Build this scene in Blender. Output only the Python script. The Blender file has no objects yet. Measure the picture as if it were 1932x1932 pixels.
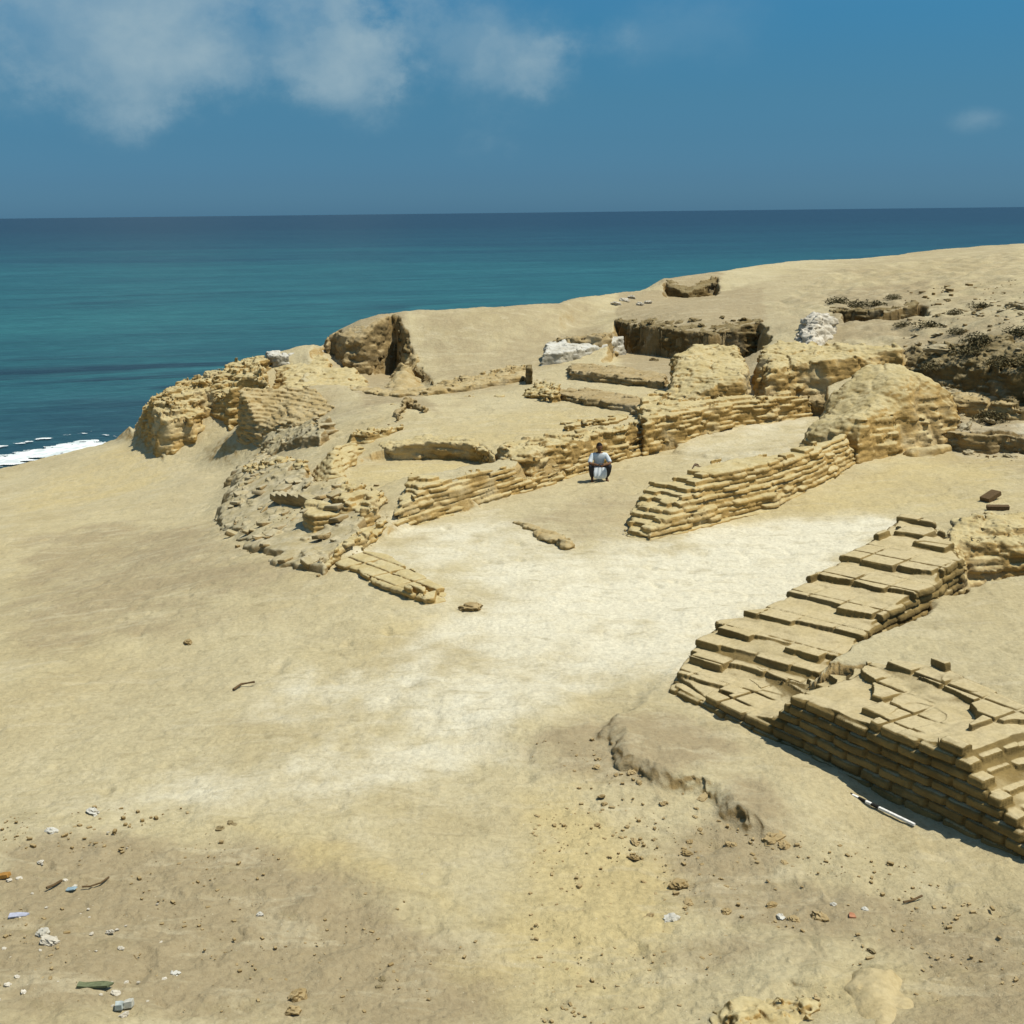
import bpy, math, random
import numpy as np
from mathutils import Vector
random.seed(4); RNG = np.random.default_rng(7)
SC = bpy.context.scene
COL = SC.collection

# ------------------------------------------------------------------ camera, sky, sun, exposure
FOC, PITCH, ROLL, CAMZ = 2332.0, math.radians(13.62), math.radians(-0.652), 7.0
cam_d = bpy.data.cameras.new('camera'); cam = bpy.data.objects.new('camera', cam_d); COL.objects.link(cam)
cam_d.sensor_width = 36; cam_d.lens = 18 * FOC / 966.0; cam_d.clip_start = 0.1; cam_d.clip_end = 60000
cam.location = (0, 0, CAMZ)
from mathutils import Matrix
cam.matrix_world = Matrix.Translation((0, 0, CAMZ)) @ Matrix.Rotation(math.pi/2 - PITCH, 4, 'X') @ Matrix.Rotation(ROLL, 4, 'Z')
SC.camera = cam
CR = np.array(cam.matrix_world.to_3x3())

SUN_EL, SUN_AZ = math.radians(65), math.radians(-10)     # azimuth measured from +X towards +Y
sv = Vector((math.cos(SUN_EL)*math.cos(SUN_AZ), math.cos(SUN_EL)*math.sin(SUN_AZ), math.sin(SUN_EL)))
sd = bpy.data.lights.new('sun', 'SUN'); sun = bpy.data.objects.new('sun', sd); COL.objects.link(sun)
sd.energy = 4.6; sd.angle = math.radians(0.5); sd.color = (1.0, 0.94, 0.83)
sun.rotation_euler = sv.to_track_quat('Z', 'Y').to_euler()

w = bpy.data.worlds.new('World'); SC.world = w; w.use_nodes = True
N = w.node_tree.nodes; L = w.node_tree.links
bg = N['Background']; bg.inputs['Strength'].default_value = 0.1
sky = N.new('ShaderNodeTexSky'); sky.sky_type = 'NISHITA'; sky.sun_disc = False
sky.sun_elevation = SUN_EL; sky.sun_rotation = math.radians(90) - SUN_AZ
sky.air_density = 1.0; sky.dust_density = 0.4; sky.ozone_density = 2.0
tc = N.new('ShaderNodeTexCoord')
sep = N.new('ShaderNodeSeparateXYZ'); L.new(tc.outputs['Generated'], sep.inputs[0])
def ramp(nodes, stops, interp='LINEAR'):
    r = nodes.new('ShaderNodeValToRGB'); cr = r.color_ramp; cr.interpolation = interp
    while len(cr.elements) > 1: cr.elements.remove(cr.elements[-1])
    cr.elements[0].position = stops[0][0]; cr.elements[0].color = stops[0][1]
    for p, c in stops[1:]:
        e = cr.elements.new(p); e.color = c
    return r
def g(v): return (v, v, v, 1)
# polarised slide-film sky: deep blue near the horizon, unseen dome paled to fill shadows
rmp = ramp(N, [(0.0, (0.14, 0.351, 0.705, 1)), (0.025, (0.136, 0.323, 0.613, 1)), (0.055, (0.142, 0.336, 0.554, 1)), (0.084, (0.155, 0.37, 0.539, 1)), (0.113, (0.159, 0.41, 0.564, 1)), (0.14, (0.16, 0.454, 0.606, 1)), (0.3, (0.32, 0.72, 0.9, 1)), (0.6, (0.85, 1.0, 0.9, 1)), (1, (1.1, 1.1, 0.95, 1))])
L.new(sep.outputs['Z'], rmp.inputs[0])
mul = N.new('ShaderNodeMix'); mul.data_type = 'RGBA'; mul.blend_type = 'MULTIPLY'; mul.inputs[0].default_value = 1
L.new(sky.outputs[0], mul.inputs[6]); L.new(rmp.outputs[0], mul.inputs[7])
# clouds: noise over the direction, flattened in height
mp = N.new('ShaderNodeMapping'); mp.inputs['Scale'].default_value = (1, 1, 1.25); mp.inputs['Location'].default_value = (0.35, 0.2, 0.1)
L.new(tc.outputs['Generated'], mp.inputs[0])
n1 = N.new('ShaderNodeTexNoise'); n1.inputs['Scale'].default_value = 9; n1.inputs['Detail'].default_value = 7; n1.inputs['Roughness'].default_value = 0.55
n1.inputs['Distortion'].default_value = 0.3
L.new(mp.outputs[0], n1.inputs['Vector'])
n0 = N.new('ShaderNodeTexNoise'); n0.inputs['Scale'].default_value = 7; n0.inputs['Detail'].default_value = 8; n0.inputs['Roughness'].default_value = 0.6; L.new(mp.outputs[0], n0.inputs['Vector'])
def vmath(op, a=None, b=None):
    m = N.new('ShaderNodeMath'); m.operation = op
    for i, v in enumerate((a, b)):
        if v is None: continue
        if isinstance(v, (int, float)): m.inputs[i].default_value = v
        else: L.new(v, m.inputs[i])
    return m.outputs[0]
def mapr(v, a, b, c=0.0, d=1.0, t='SMOOTHSTEP'):
    m = N.new('ShaderNodeMapRange'); m.interpolation_type = t
    L.new(v, m.inputs[0]); m.inputs[1].default_value = a; m.inputs[2].default_value = b; m.inputs[3].default_value = c; m.inputs[4].default_value = d
    return m.outputs[0]
def dirpx(px, py):
    v = CR @ np.array([(px-966)/FOC, -(py-966)/FOC, -1.0]); return v/np.linalg.norm(v)
def cloud_blob(px, py, rx, ry, amt):     # soft elliptical bank in the sky around a direction
    d = dirpx(px, py); az = math.atan2(d[0], d[1]); el = math.asin(d[2])
    a = vmath('ARCTAN2', sep.outputs['X'], sep.outputs['Y']); e = vmath('ARCSINE', sep.outputs['Z'])
    da = vmath('MULTIPLY', vmath('SUBTRACT', a, az), FOC/rx); de = vmath('MULTIPLY', vmath('SUBTRACT', e, el), FOC/ry)
    r = vmath('SQRT', vmath('ADD', vmath('MULTIPLY', da, da), vmath('MULTIPLY', de, de)))
    r = vmath('ADD', r, vmath('MULTIPLY', vmath('SUBTRACT', n0.outputs[0], .5), 2.6))
    return mapr(r, 0.0, 1.35, amt*1.15, 0.0)
BLOBS = [(120, 20, 430, 170, .40), (430, 90, 330, 120, .30), (640, 110, 110, 120, .42), (660, 190, 150, 60, .24), (930, 90, 210, 130, .38), (1040, 130, 70, 60, .24), (1840, 228, 75, 30, .30), (1250, 60, 230, 90, .16), (300, -150, 700, 160, .35)]
tot = None
for b in BLOBS:
    o = cloud_blob(*b); tot = o if tot is None else vmath('ADD', tot, o)
n2 = N.new('ShaderNodeTexNoise'); n2.inputs['Scale'].default_value = 15; n2.inputs['Detail'].default_value = 9; n2.inputs['Roughness'].default_value = 0.55; n2.inputs['Distortion'].default_value = .1
L.new(mp.outputs[0], n2.inputs['Vector'])
veil = vmath('MULTIPLY', mapr(vmath('ADD', vmath('MULTIPLY', n1.outputs[0], .8), tot), .30, 1.0, 0, .48, 'LINEAR'), mapr(tot, 0.0, .35, 0, 1))
puff = vmath('MULTIPLY', mapr(vmath('ADD', vmath('MULTIPLY', n2.outputs[0], 2.3), vmath('MULTIPLY', tot, .5)), 1.28, 1.95, 0, .42, 'LINEAR'), mapr(tot, .05, .4, 0, 1))
cm = vmath('ADD', veil, puff)
mx = N.new('ShaderNodeMix'); mx.data_type = 'RGBA'
L.new(cm, mx.inputs[0]); L.new(mul.outputs[2], mx.inputs[6]); mx.inputs[7].default_value = (2.8, 4.0, 4.7, 1)
L.new(mx.outputs[2], bg.inputs[0])
SC.view_settings.view_transform = 'Standard'; SC.view_settings.look = 'None'; SC.view_settings.gamma = 1
SC.view_settings.exposure = 0.13

# ------------------------------------------------------------------ helpers
def P(px, py, z):
    """world x, y of the point at height z that the photo shows at (px, py); 1932-px coordinates"""
    d = CR @ np.array([(px-966)/FOC, -(py-966)/FOC, -1.0]); t = (z-CAMZ)/d[2]
    return np.array([d[0]*t, d[1]*t])
def PD(px, py, dist):
    """world point on the sight line at horizontal distance dist"""
    d = CR @ np.array([(px-966)/FOC, -(py-966)/FOC, -1.0]); t = dist/math.hypot(d[0], d[1])
    return np.array([d[0]*t, d[1]*t, CAMZ+d[2]*t])
def W3(pts): return np.array([[*P(a, b, z), z] for a, b, z in pts])
_perm = RNG.permutation(256); _perm = np.concatenate([_perm, _perm, _perm])
_gr = RNG.normal(size=(256, 3)); _gr /= np.linalg.norm(_gr, axis=1)[:, None]
def noise(x, y, z=0.0):
    x, y, z = np.broadcast_arrays(np.asarray(x, float), np.asarray(y, float), np.asarray(z, float))
    xi = np.floor(x).astype(int); yi = np.floor(y).astype(int); zi = np.floor(z).astype(int)
    xf, yf, zf = x-xi, y-yi, z-zi
    u, v, w_ = [t*t*t*(t*(t*6-15)+10) for t in (xf, yf, zf)]
    xi &= 255; yi &= 255; zi &= 255
    out = 0
    for dx in (0, 1):
        for dy in (0, 1):
            for dz in (0, 1):
                h = _perm[_perm[_perm[xi+dx]+yi+dy]+zi+dz]; gg = _gr[h]
                dot = gg[..., 0]*(xf-dx)+gg[..., 1]*(yf-dy)+gg[..., 2]*(zf-dz)
                out = out + dot*(u if dx else 1-u)*(v if dy else 1-v)*(w_ if dz else 1-w_)
    return out*1.5
def fbm(x, y, z=0.0, f=1.0, o=4, gain=.5):
    s = 0; a = 1
    for i in range(o):
        s = s+a*noise(x*f+17.3*i, y*f-9.1*i, z*f); f *= 2.03; a *= gain
    return s
def sstep(t): t = np.clip(t, 0, 1); return t*t*(3-2*t)
class TPS:
    def __init__(s, P3, reg=0.02):
        P3 = np.asarray(P3, float); s.c = P3[:, :2]; n = len(P3)
        K = s.phi(np.linalg.norm(s.c[:, None]-s.c[None], axis=2)) + reg*np.eye(n)
        A = np.zeros((n+3, n+3)); A[:n, :n] = K; A[:n, n] = 1; A[:n, n+1:] = s.c; A[n, :n] = 1; A[n+1:, :n] = s.c.T
        b = np.zeros(n+3); b[:n] = P3[:, 2]; s.w = np.linalg.solve(A, b); s.n = n
        s.lo, s.hi = P3[:, 2].min(), P3[:, 2].max()
    @staticmethod
    def phi(r): return r*r*np.log(r+1e-9)
    def __call__(s, x, y):
        x = np.asarray(x, float); sh = x.shape; x = x.ravel(); y = np.asarray(y, float).ravel(); out = np.empty(len(x))
        for i in range(0, len(x), 60000):
            q = np.stack([x[i:i+60000], y[i:i+60000]], 1)
            r = np.sqrt(((q[:, None]-s.c[None])**2).sum(2)); out[i:i+60000] = s.phi(r)@s.w[:s.n]+s.w[s.n]+q@s.w[s.n+1:]
        return np.clip(out, s.lo-.4, s.hi+.4).reshape(sh)
def sdf(x, y, poly):
    """signed distance to polygon, positive inside"""
    x = np.asarray(x, float); y = np.asarray(y, float); d = np.full(x.shape, 1e9); ins = np.zeros(x.shape, bool)
    n = len(poly)
    for i in range(n):
        ax, ay = poly[i][:2]; bx, by = poly[(i+1) % n][:2]
        ex, ey = bx-ax, by-ay; t = np.clip(((x-ax)*ex+(y-ay)*ey)/(ex*ex+ey*ey+1e-12), 0, 1)
        d = np.minimum(d, (x-ax-t*ex)**2+(y-ay-t*ey)**2)
        c = ((ay > y) != (by > y)) & (x < (bx-ax)*(y-ay)/(by-ay+1e-12)+ax); ins ^= c
    return np.where(ins, 1, -1)*np.sqrt(d)
def mesh_np(name, V, F, mat, smooth=True, parent=None, cols=None):
    """V (n,3) array; F (m,4) or (m,3) array"""
    me = bpy.data.meshes.new(name); V = np.asarray(V, np.float32); F = np.asarray(F, np.int32); k = F.shape[1]
    me.vertices.add(len(V)); me.vertices.foreach_set('co', V.ravel())
    me.loops.add(F.size); me.loops.foreach_set('vertex_index', F.ravel())
    me.polygons.add(len(F)); me.polygons.foreach_set('loop_start', np.arange(0, F.size, k, dtype=np.int32))
    me.polygons.foreach_set('loop_total', np.full(len(F), k, np.int32))
    me.update(calc_edges=True)
    me.polygons.foreach_set('use_smooth', np.full(len(F), smooth, bool))
    if cols is not None:
        a = me.color_attributes.new('patch', 'FLOAT_COLOR', 'POINT')
        c4 = np.ones((len(V), 4), np.float32); c4[:, :3] = cols; a.data.foreach_set('color', c4.ravel())
    me.materials.append(mat)
    o = bpy.data.objects.new(name, me); COL.objects.link(o)
    if parent: o.parent = parent
    return o
def tag(o, label=None, cat=None, group=None, kind=None):
    if label: o['label'] = label
    if cat: o['category'] = cat
    if group: o['group'] = group
    if kind: o['kind'] = kind
    return o
def empty(name, label, cat, loc=(0, 0, 0), group=None):
    o = bpy.data.objects.new(name, None); COL.objects.link(o); o.location = loc; o.empty_display_size = .3
    return tag(o, label, cat, group)

# ------------------------------------------------------------------ materials
class NT:
    def __init__(s, name):
        s.m = bpy.data.materials.new(name); s.m.use_nodes = True; s.t = s.m.node_tree; s.n = s.t.nodes; s.l = s.t.links
        s.b = s.n['Principled BSDF']; s.b.inputs['Specular IOR Level'].default_value = 0.1; s.b.inputs['Roughness'].default_value = .95
        s.tc = s.n.new('ShaderNodeTexCoord'); s.geo = s.n.new('ShaderNodeNewGeometry')
        s.pos = s.geo.outputs['Position']
    def noise(s, scale, detail=4, rough=.55, vec=None, dist=0):
        q = s.n.new('ShaderNodeTexNoise'); q.inputs['Scale'].default_value = scale; q.inputs['Detail'].default_value = detail
        q.inputs['Roughness'].default_value = rough; q.inputs['Distortion'].default_value = dist; s.l.new(vec or s.pos, q.inputs['Vector']); return q.outputs[0]
    def mapping(s, sc, vec=None):
        q = s.n.new('ShaderNodeMapping'); q.inputs['Scale'].default_value = sc; s.l.new(vec or s.pos, q.inputs[0]); return q.outputs[0]
    def rng(s, v, a, b, c=0.0, d=1.0):
        q = s.n.new('ShaderNodeMapRange'); q.interpolation_type = 'SMOOTHSTEP'; s.l.new(v, q.inputs[0])
        for i, t in enumerate((a, b, c, d)): q.inputs[i+1].default_value = t
        return q.outputs[0]
    def math(s, op, a, b=0.0):
        q = s.n.new('ShaderNodeMath'); q.operation = op
        for i, t in enumerate((a, b)):
            if isinstance(t, (int, float)): q.inputs[i].default_value = t
            else: s.l.new(t, q.inputs[i])
        return q.outputs[0]
    def mix(s, f, a, b, mode='MIX'):
        q = s.n.new('ShaderNodeMix'); q.data_type = 'RGBA'; q.blend_type = mode
        for i, t in ((0, f), (6, a), (7, b)):
            if isinstance(t, (int, float)): q.inputs[i].default_value = t
            elif isinstance(t, tuple): q.inputs[i].default_value = (*t[:3], 1)
            else: s.l.new(t, q.inputs[i])
        return q.outputs[2]
    def bump(s, h, strength, dist, prev=None):
        q = s.n.new('ShaderNodeBump'); q.inputs['Strength'].default_value = strength; q.inputs['Distance'].default_value = dist
        s.l.new(h, q.inputs['Height'])
        if prev: s.l.new(prev, q.inputs['Normal'])
        return q.outputs[0]
    def out(s, col, nrm=None):
        if isinstance(col, tuple): s.b.inputs['Base Color'].default_value = (*col, 1)
        else: s.l.new(col, s.b.inputs['Base Color'])
        if nrm: s.l.new(nrm, s.b.inputs['Normal'])
        return s.m

SAND = (0.505, 0.435, 0.25); WHITE = (0.675, 0.635, 0.475); BROWN = (0.33, 0.268, 0.158); YELLOW = (0.52, 0.425, 0.205); GREY = (0.30, 0.27, 0.19)
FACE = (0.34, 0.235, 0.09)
def mat_ground():
    s = NT('sand_ground')
    at = s.n.new('ShaderNodeVertexColor'); at.layer_name = 'patch'
    sp = s.n.new('ShaderNodeSeparateColor'); s.l.new(at.outputs[0], sp.inputs[0])
    c = s.mix(s.rng(s.noise(.35, 5), .35, .65), SAND, (0.44, 0.37, 0.205))
    c = s.mix(s.rng(s.noise(1.3, 6, .65, s.mapping((1, .45, 1))), .5, .75, 0, .45), c, (0.53, 0.475, 0.31))
    c = s.mix(s.rng(s.noise(.12, 4, .6, s.mapping((1, .5, 1))), .38, .62, 0, .55), c, (0.49, 0.435, 0.275))
    c = s.mix(s.rng(s.noise(.8, 5, .7, s.mapping((.35, 1, 1))), .56, .72, 0, .5), c, (0.35, 0.30, 0.18))
    nm = s.noise(1.6, 6, .65)
    nl = s.noise(.45, 4, .6)
    def wmask(ch, k=1.0):
        return s.rng(s.math('ADD', s.math('ADD', sp.outputs[ch], s.math('MULTIPLY', s.math('SUBTRACT', nl, .5), .9)), s.math('MULTIPLY', s.math('SUBTRACT', nm, .5), .9)), .12, .88, 0, k)
    c = s.mix(wmask(0), c, WHITE); 
    c = s.mix(wmask(1, .85), c, BROWN); c = s.mix(wmask(2, .8), c, YELLOW)
    # bare earth on steep cuts, dust on the flats
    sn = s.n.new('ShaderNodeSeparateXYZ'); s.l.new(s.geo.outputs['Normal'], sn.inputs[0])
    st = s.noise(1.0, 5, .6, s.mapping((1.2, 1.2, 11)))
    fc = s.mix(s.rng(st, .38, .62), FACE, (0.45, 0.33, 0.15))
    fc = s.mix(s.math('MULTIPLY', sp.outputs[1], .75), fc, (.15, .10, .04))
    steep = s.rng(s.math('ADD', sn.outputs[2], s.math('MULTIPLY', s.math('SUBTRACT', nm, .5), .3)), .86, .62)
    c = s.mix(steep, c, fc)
    rt = s.n.new('ShaderNodeMapping'); rt.inputs['Rotation'].default_value = (0, 0, .7); rt.inputs['Scale'].default_value = (.7, 2.0, 1); s.l.new(s.pos, rt.inputs[0])
    c = s.mix(s.math('MULTIPLY', s.rng(s.noise(1.2, 6, .65, rt.outputs[0], .8), .50, .68), .42), c, (.56, .50, .33))
    c = s.mix(s.math('MULTIPLY', s.rng(s.noise(1.7, 6, .65, rt.outputs[0], .6), .54, .70), .40), c, (.30, .25, .13))
    fine = s.noise(14, 6, .7); c = s.mix(s.rng(fine, .35, .7, 0, 1), c, s.mix(.26, c, (.12, .08, .03)))
    sp2 = s.noise(34, 4, .65); c = s.mix(s.rng(sp2, .62, .72, 0, .6), c, (.16, .11, .045))
    sp3 = s.noise(30, 3, .6); c = s.mix(s.rng(sp3, .68, .76, 0, .5), c, (.78, .74, .60))
    n_ = s.bump(s.noise(4, 9, .7), .8, .07); n_ = s.bump(fine, .7, .025, n_)
    return s.out(c, n_)
def mat_mud(name, light, dark, face, strat=10, dust=.7, bumpd=.03, lo=.35, hi=.85):
    """mud brick or packed earth: dust on top, layered earth on the sides"""
    s = NT(name)
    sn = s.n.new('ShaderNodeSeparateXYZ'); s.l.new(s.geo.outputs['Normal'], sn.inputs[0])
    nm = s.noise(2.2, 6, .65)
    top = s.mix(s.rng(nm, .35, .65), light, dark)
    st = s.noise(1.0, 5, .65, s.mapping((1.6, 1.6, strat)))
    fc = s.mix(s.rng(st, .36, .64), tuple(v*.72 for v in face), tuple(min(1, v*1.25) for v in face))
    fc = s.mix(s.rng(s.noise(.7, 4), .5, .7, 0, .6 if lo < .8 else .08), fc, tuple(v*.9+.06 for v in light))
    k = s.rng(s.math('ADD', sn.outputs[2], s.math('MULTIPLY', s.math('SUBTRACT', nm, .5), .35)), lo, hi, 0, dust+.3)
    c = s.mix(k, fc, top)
    fine = s.noise(17, 6, .7); c = s.mix(s.rng(fine, .38, .7, 0, .8), c, s.mix(.3, c, (.1, .065, .02)))
    n_ = s.bump(s.noise(9, 6, .65), .6, bumpd); n_ = s.bump(fine, .5, .012, n_)
    n_ = s.bump(st, .4, .05, n_)
    return s.out(c, n_)
M = {}
M['ground'] = mat_ground()
M['brick'] = mat_mud('mud_brick_near', (0.52, 0.44, 0.26), (0.45, 0.37, 0.20), (0.19, 0.135, 0.05), 5, lo=.84, hi=1.0)  # brown brick sides, darkened further to put the face's shade into the colour
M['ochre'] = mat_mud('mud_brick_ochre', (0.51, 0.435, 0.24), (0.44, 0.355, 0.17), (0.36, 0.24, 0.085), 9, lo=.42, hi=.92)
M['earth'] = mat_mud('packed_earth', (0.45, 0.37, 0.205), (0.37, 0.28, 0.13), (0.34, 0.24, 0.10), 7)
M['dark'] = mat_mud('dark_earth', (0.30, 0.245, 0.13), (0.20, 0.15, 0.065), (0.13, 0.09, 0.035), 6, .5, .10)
M['brownface'] = mat_mud('brown_section', (0.42, 0.34, 0.19), (0.33, 0.25, 0.12), (0.25, 0.18, 0.08), 4, .6, .05)
M['grey'] = mat_mud('grey_rubble', (0.42, 0.375, 0.25), (0.33, 0.27, 0.15), (0.28, 0.215, 0.11), 6)
M['stone'] = mat_mud('white_stone', (0.58, 0.57, 0.50), (0.45, 0.43, 0.35), (0.36, 0.33, 0.25), 3)
def flat(name, col, rough=.8, var=.25):
    s = NT(name); s.b.inputs['Roughness'].default_value = rough
    c = s.mix(s.rng(s.noise(25, 4), .35, .65, 0, 1), col, tuple(v*(1-var) for v in col)); return s.out(c, s.bump(s.noise(60, 3), .2, .004))

# ------------------------------------------------------------------ terrain surface
BASE = [(966,1932,.1),(0,1932,.35),(1932,1932,.5),(500,1932,.2),(1500,1932,.3),(0,1600,0),(500,1500,0),(1000,1500,-.05),(1400,1760,.05),(1800,1780,.12),
 (1600,1590,0),(1440,1440,0),(1100,1400,.02),(1300,1300,0),(700,1700,.05),(300,1800,.15),
 (1100,1250,-.08),(1400,1130,-.1),(1600,1010,0),(900,1080,0),(1130,905,0),(1350,900,.05),(1420,1000,-.05),(1750,920,.15),(1932,900,.3),(1932,980,.3),
 (650,1250,-.1),(300,1250,-.35),(100,1120,-1.1),(0,1300,-.35),(0,1010,-2.0),(0,920,-3.6),(120,940,-3.0),(230,920,-2.8),(300,880,-2.5),(350,960,-1.7),(430,1000,-.8),(420,900,-1.7),(240,1050,-1.3),
 (520,1100,-.15),(600,1100,-.05),(740,1020,0),(0,880,-4.7),(120,853,-4.8),(245,825,-3.2),(330,850,-2.2),(-300,950,-4.5),(-300,1200,-1.6),(-200,1600,-.1),(2200,1600,.3),(2200,1000,.6),(2200,1932,.6)]
TERR = [(248,824,-2.6),(323,850,-2.1),(420,850,-1.5),(440,930,-1.0),(440,1000,-.5),(560,1060,-.1),(640,1040,0.1),(700,1010,.15),
 (760,940,.45),(838,928,.5),(973,885,.6),(1057,862,.62),(1208,815,.7),(1280,800,.75),(1400,780,.8),(1540,760,.85),(1700,760,.9),(1932,790,1.0),
 (560,740,.2),(510,765,.1),(430,815,-1.4),(480,846,-1.15),(540,835,-.6),(640,800,.3),(560,880,-.3),(600,850,0),(900,790,.7),(1000,740,.8),(800,740,.6),(1130,800,.75),
 (850,722,.6),(935,712,.8),(700,700,.6),(650,720,.5),(620,680,.9),(560,700,.4),
 (980,660,1.3),(1100,690,1.1),(1100,610,2.0),(1240,720,1.0),(1180,598,2.35),(1300,592,2.65),(1420,596,2.6),(1350,700,1.05),(1500,618,2.5),(1540,642,2.2),(1450,655,1.9),(1600,700,1.7),(1600,560,3.0),(1650,588,2.85),(1740,590,2.9),(1740,655,2.3),(1800,560,3.3),(1850,650,2.6),(1850,758,1.15),(1750,745,1.1),(1932,645,2.8),(1932,762,1.25),(1932,560,3.5),(1700,690,1.8),
 (1300,560,2.7),(1700,510,3.7),(2200,600,3.4),(2200,800,1.4)]
CREST = [(-500,1000,-5.1),(-200,930,-5.05),(0,884,-5.0),(100,862,-4.95),(175,842,-4.7),(245,820,-3.6),(262,790,-1.9),(301,768,-.9),(345,735,-.3),(417,718,.1),(445,690,.6),(498,674,.95),(560,653,1.4),(604,647,1.55),
 (640,622,1.98),(680,602,2.42),(716,593,2.62),(791,585,2.72),(948,578,2.8),(1054,572,2.8),(1085,562,2.9),(1208,548,2.9),(1227,540,3.05),(1252,526,3.4),(1364,511,3.6),(1484,493,3.9),(1641,487,3.9),(1778,470,4.2),(1932,459,4.4),(2200,440,4.6),(2500,430,4.7)]
cw = W3(CREST)
T_base = TPS(np.vstack([W3(BASE), [[-30, 0, 0], [30, 0, .6], [0, -20, .3], [-30, 20, -.8], [40, 40, 1]]]))
T_terr = TPS(np.vstack([W3(TERR), cw[5:]]))
TP = W3([(248,826,-2.6),(323,852,-2.1),(380,840,-1.8),(425,880,-1.4),(435,1005,-.7),(560,1075,-.1),(650,1048,.1),(720,1000,.2),
 (790,940,.45),(838,932,.5),(973,880,.6),(1057,853,.62),(1208,808,.7),(1286,792,.75),(1400,785,.8),(1540,763,.85),(1700,765,.9),(1932,795,1.0),(2300,820,1.0)])[:, :2]
far = W3([(2600, 700, 1.0)])[:, :2]
TERR_POLY = np.vstack([TP, far, [[140, 60], [140, 200], [-140, 200], [-140, 60]], P(100, 800, -4)[None]])
ca = np.arctan2(cw[:, 0], cw[:, 1]); cd = np.hypot(cw[:, 0], cw[:, 1]); cz = cw[:, 2]
# patches of level ground cut into or raised above the surface: vertices (px, py, z), edge width
ZONES = [
 ('cut', [(606,660,1.2),(628,668,.95),(650,690,.6),(691,707,.25),(743,702,.12),(775,714,.2),(800,722,.3),(822,735,.4),(790,752,.35),(690,748,.35),(600,735,.4),(560,715,.6)], .45),
 ('pit', [(662,876,.05),(705,868,.05),(800,862,.05),(872,868,.05),(905,872,.1),(935,895,.15),(860,912,.15),(740,925,.1),(680,950,.1),(640,925,.0)], .16),
 ('room', [(1283,810,.3),(1380,790,.3),(1500,776,.3),(1560,782,.35),(1540,830,.3),(1500,866,.25),(1400,875,.15),(1380,866,.15),(1276,850,.12)], .15),
 ('darkpit', [(1166,655,1.05),(1182,664,1.0),(1250,673,1.0),(1340,681,1.0),(1432,673,1.1),(1445,692,1.1),(1300,706,1.0),(1140,692,1.0)], .3),
 ('backpit', [(1254,558,2.6),(1300,560,2.6),(1352,553,2.6),(1352,566,2.55),(1256,568,2.55)], .2),
 ('bigroom', [(1533,1249,.78),(1632,1199,.78),(1764,1135,.78),(1830,1100,.78),(1900,1085,.8),(2100,1080,.8),(2300,1200,.8),(2300,1600,.8),(1932,1353,.8),(1800,1290,.8),(1646,1252,.78)], .3),
 ('rightroom', [(1811,784,.75),(1870,786,.75),(2200,790,.8),(2300,822,.8),(1932,817,.75),(1800,812,.75)], .15),
 ('greenpit', [(1568,632,1.75),(1640,641,1.7),(1700,640,1.7),(1738,628,1.85),(1742,650,1.8),(1700,656,1.7),(1600,655,1.7)], .35),
]
ZW = [(n, W3(p), w_) for n, p, w_ in ZONES]; ZT = [TPS(p) for n, p, w_ in ZW]
def ground(x, y, detail=True, zones=True):
    x = np.asarray(x, float); y = np.asarray(y, float)
    r = np.hypot(x, y); az = np.arctan2(x, y)
    z = T_base(x, y)
    wx = x+.25*noise(x*.9, y*.9, 3)+.09*noise(x*3.1, y*3.1, 5)+.012*noise(x*9, y*9, 2); wy = y+.25*noise(x*.9, y*.9, 9)+.09*noise(x*3.1, y*3.1, 11)
    m = sstep(sdf(wx, wy, TERR_POLY)/(.5+1.3*sstep((-6.5-x)/2))+.5)
    idx = m > 0
    if idx.any():
        zt = z.copy(); zt[idx] = T_terr(x[idx], y[idx]); z = z*(1-m)+zt*m
    rough = np.zeros_like(z)
    D = np.interp(az, ca, cd); zc = np.interp(az, ca, cz)
    # pull the surface to the cliff-top line, then let it drop to the beach behind
    D = D+.0*D
    over = r-D
    z = np.where(over > 0, np.minimum(z, zc)-over*.42-.01*over**2, z); 
    z = np.where((over > -5) & (over <= 0), z*(1-sstep((over+5)/5))+zc*sstep((over+5)/5), z)
    for (n, p, ew), t in (zip(ZW, ZT) if zones else ()):
        lo = p[:, :2].min(0)-1; hi = p[:, :2].max(0)+1
        ii = (x > lo[0]) & (x < hi[0]) & (y > lo[1]) & (y < hi[1])
        if not ii.any(): continue
        d = sdf(wx[ii], wy[ii], p[:, :2]); mm = sstep(d/ew+.5); z[ii] = z[ii]*(1-mm)+t(x[ii], y[ii])*mm
    z = np.maximum(z, -9)
    k = 1-sstep((np.abs(az)-.75)/.5); z = z*k+.2*(1-k)
    if detail:
        near = sstep((60-r)/30)
        z = z+.05*noise(x*.45, y*.45, 1)+.022*noise(x*1.3, y*1.3, 2)+.012*noise(x*3.5, y*3.5, 4)+.006*noise(x*9, y*9, 6)
    return z

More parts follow.
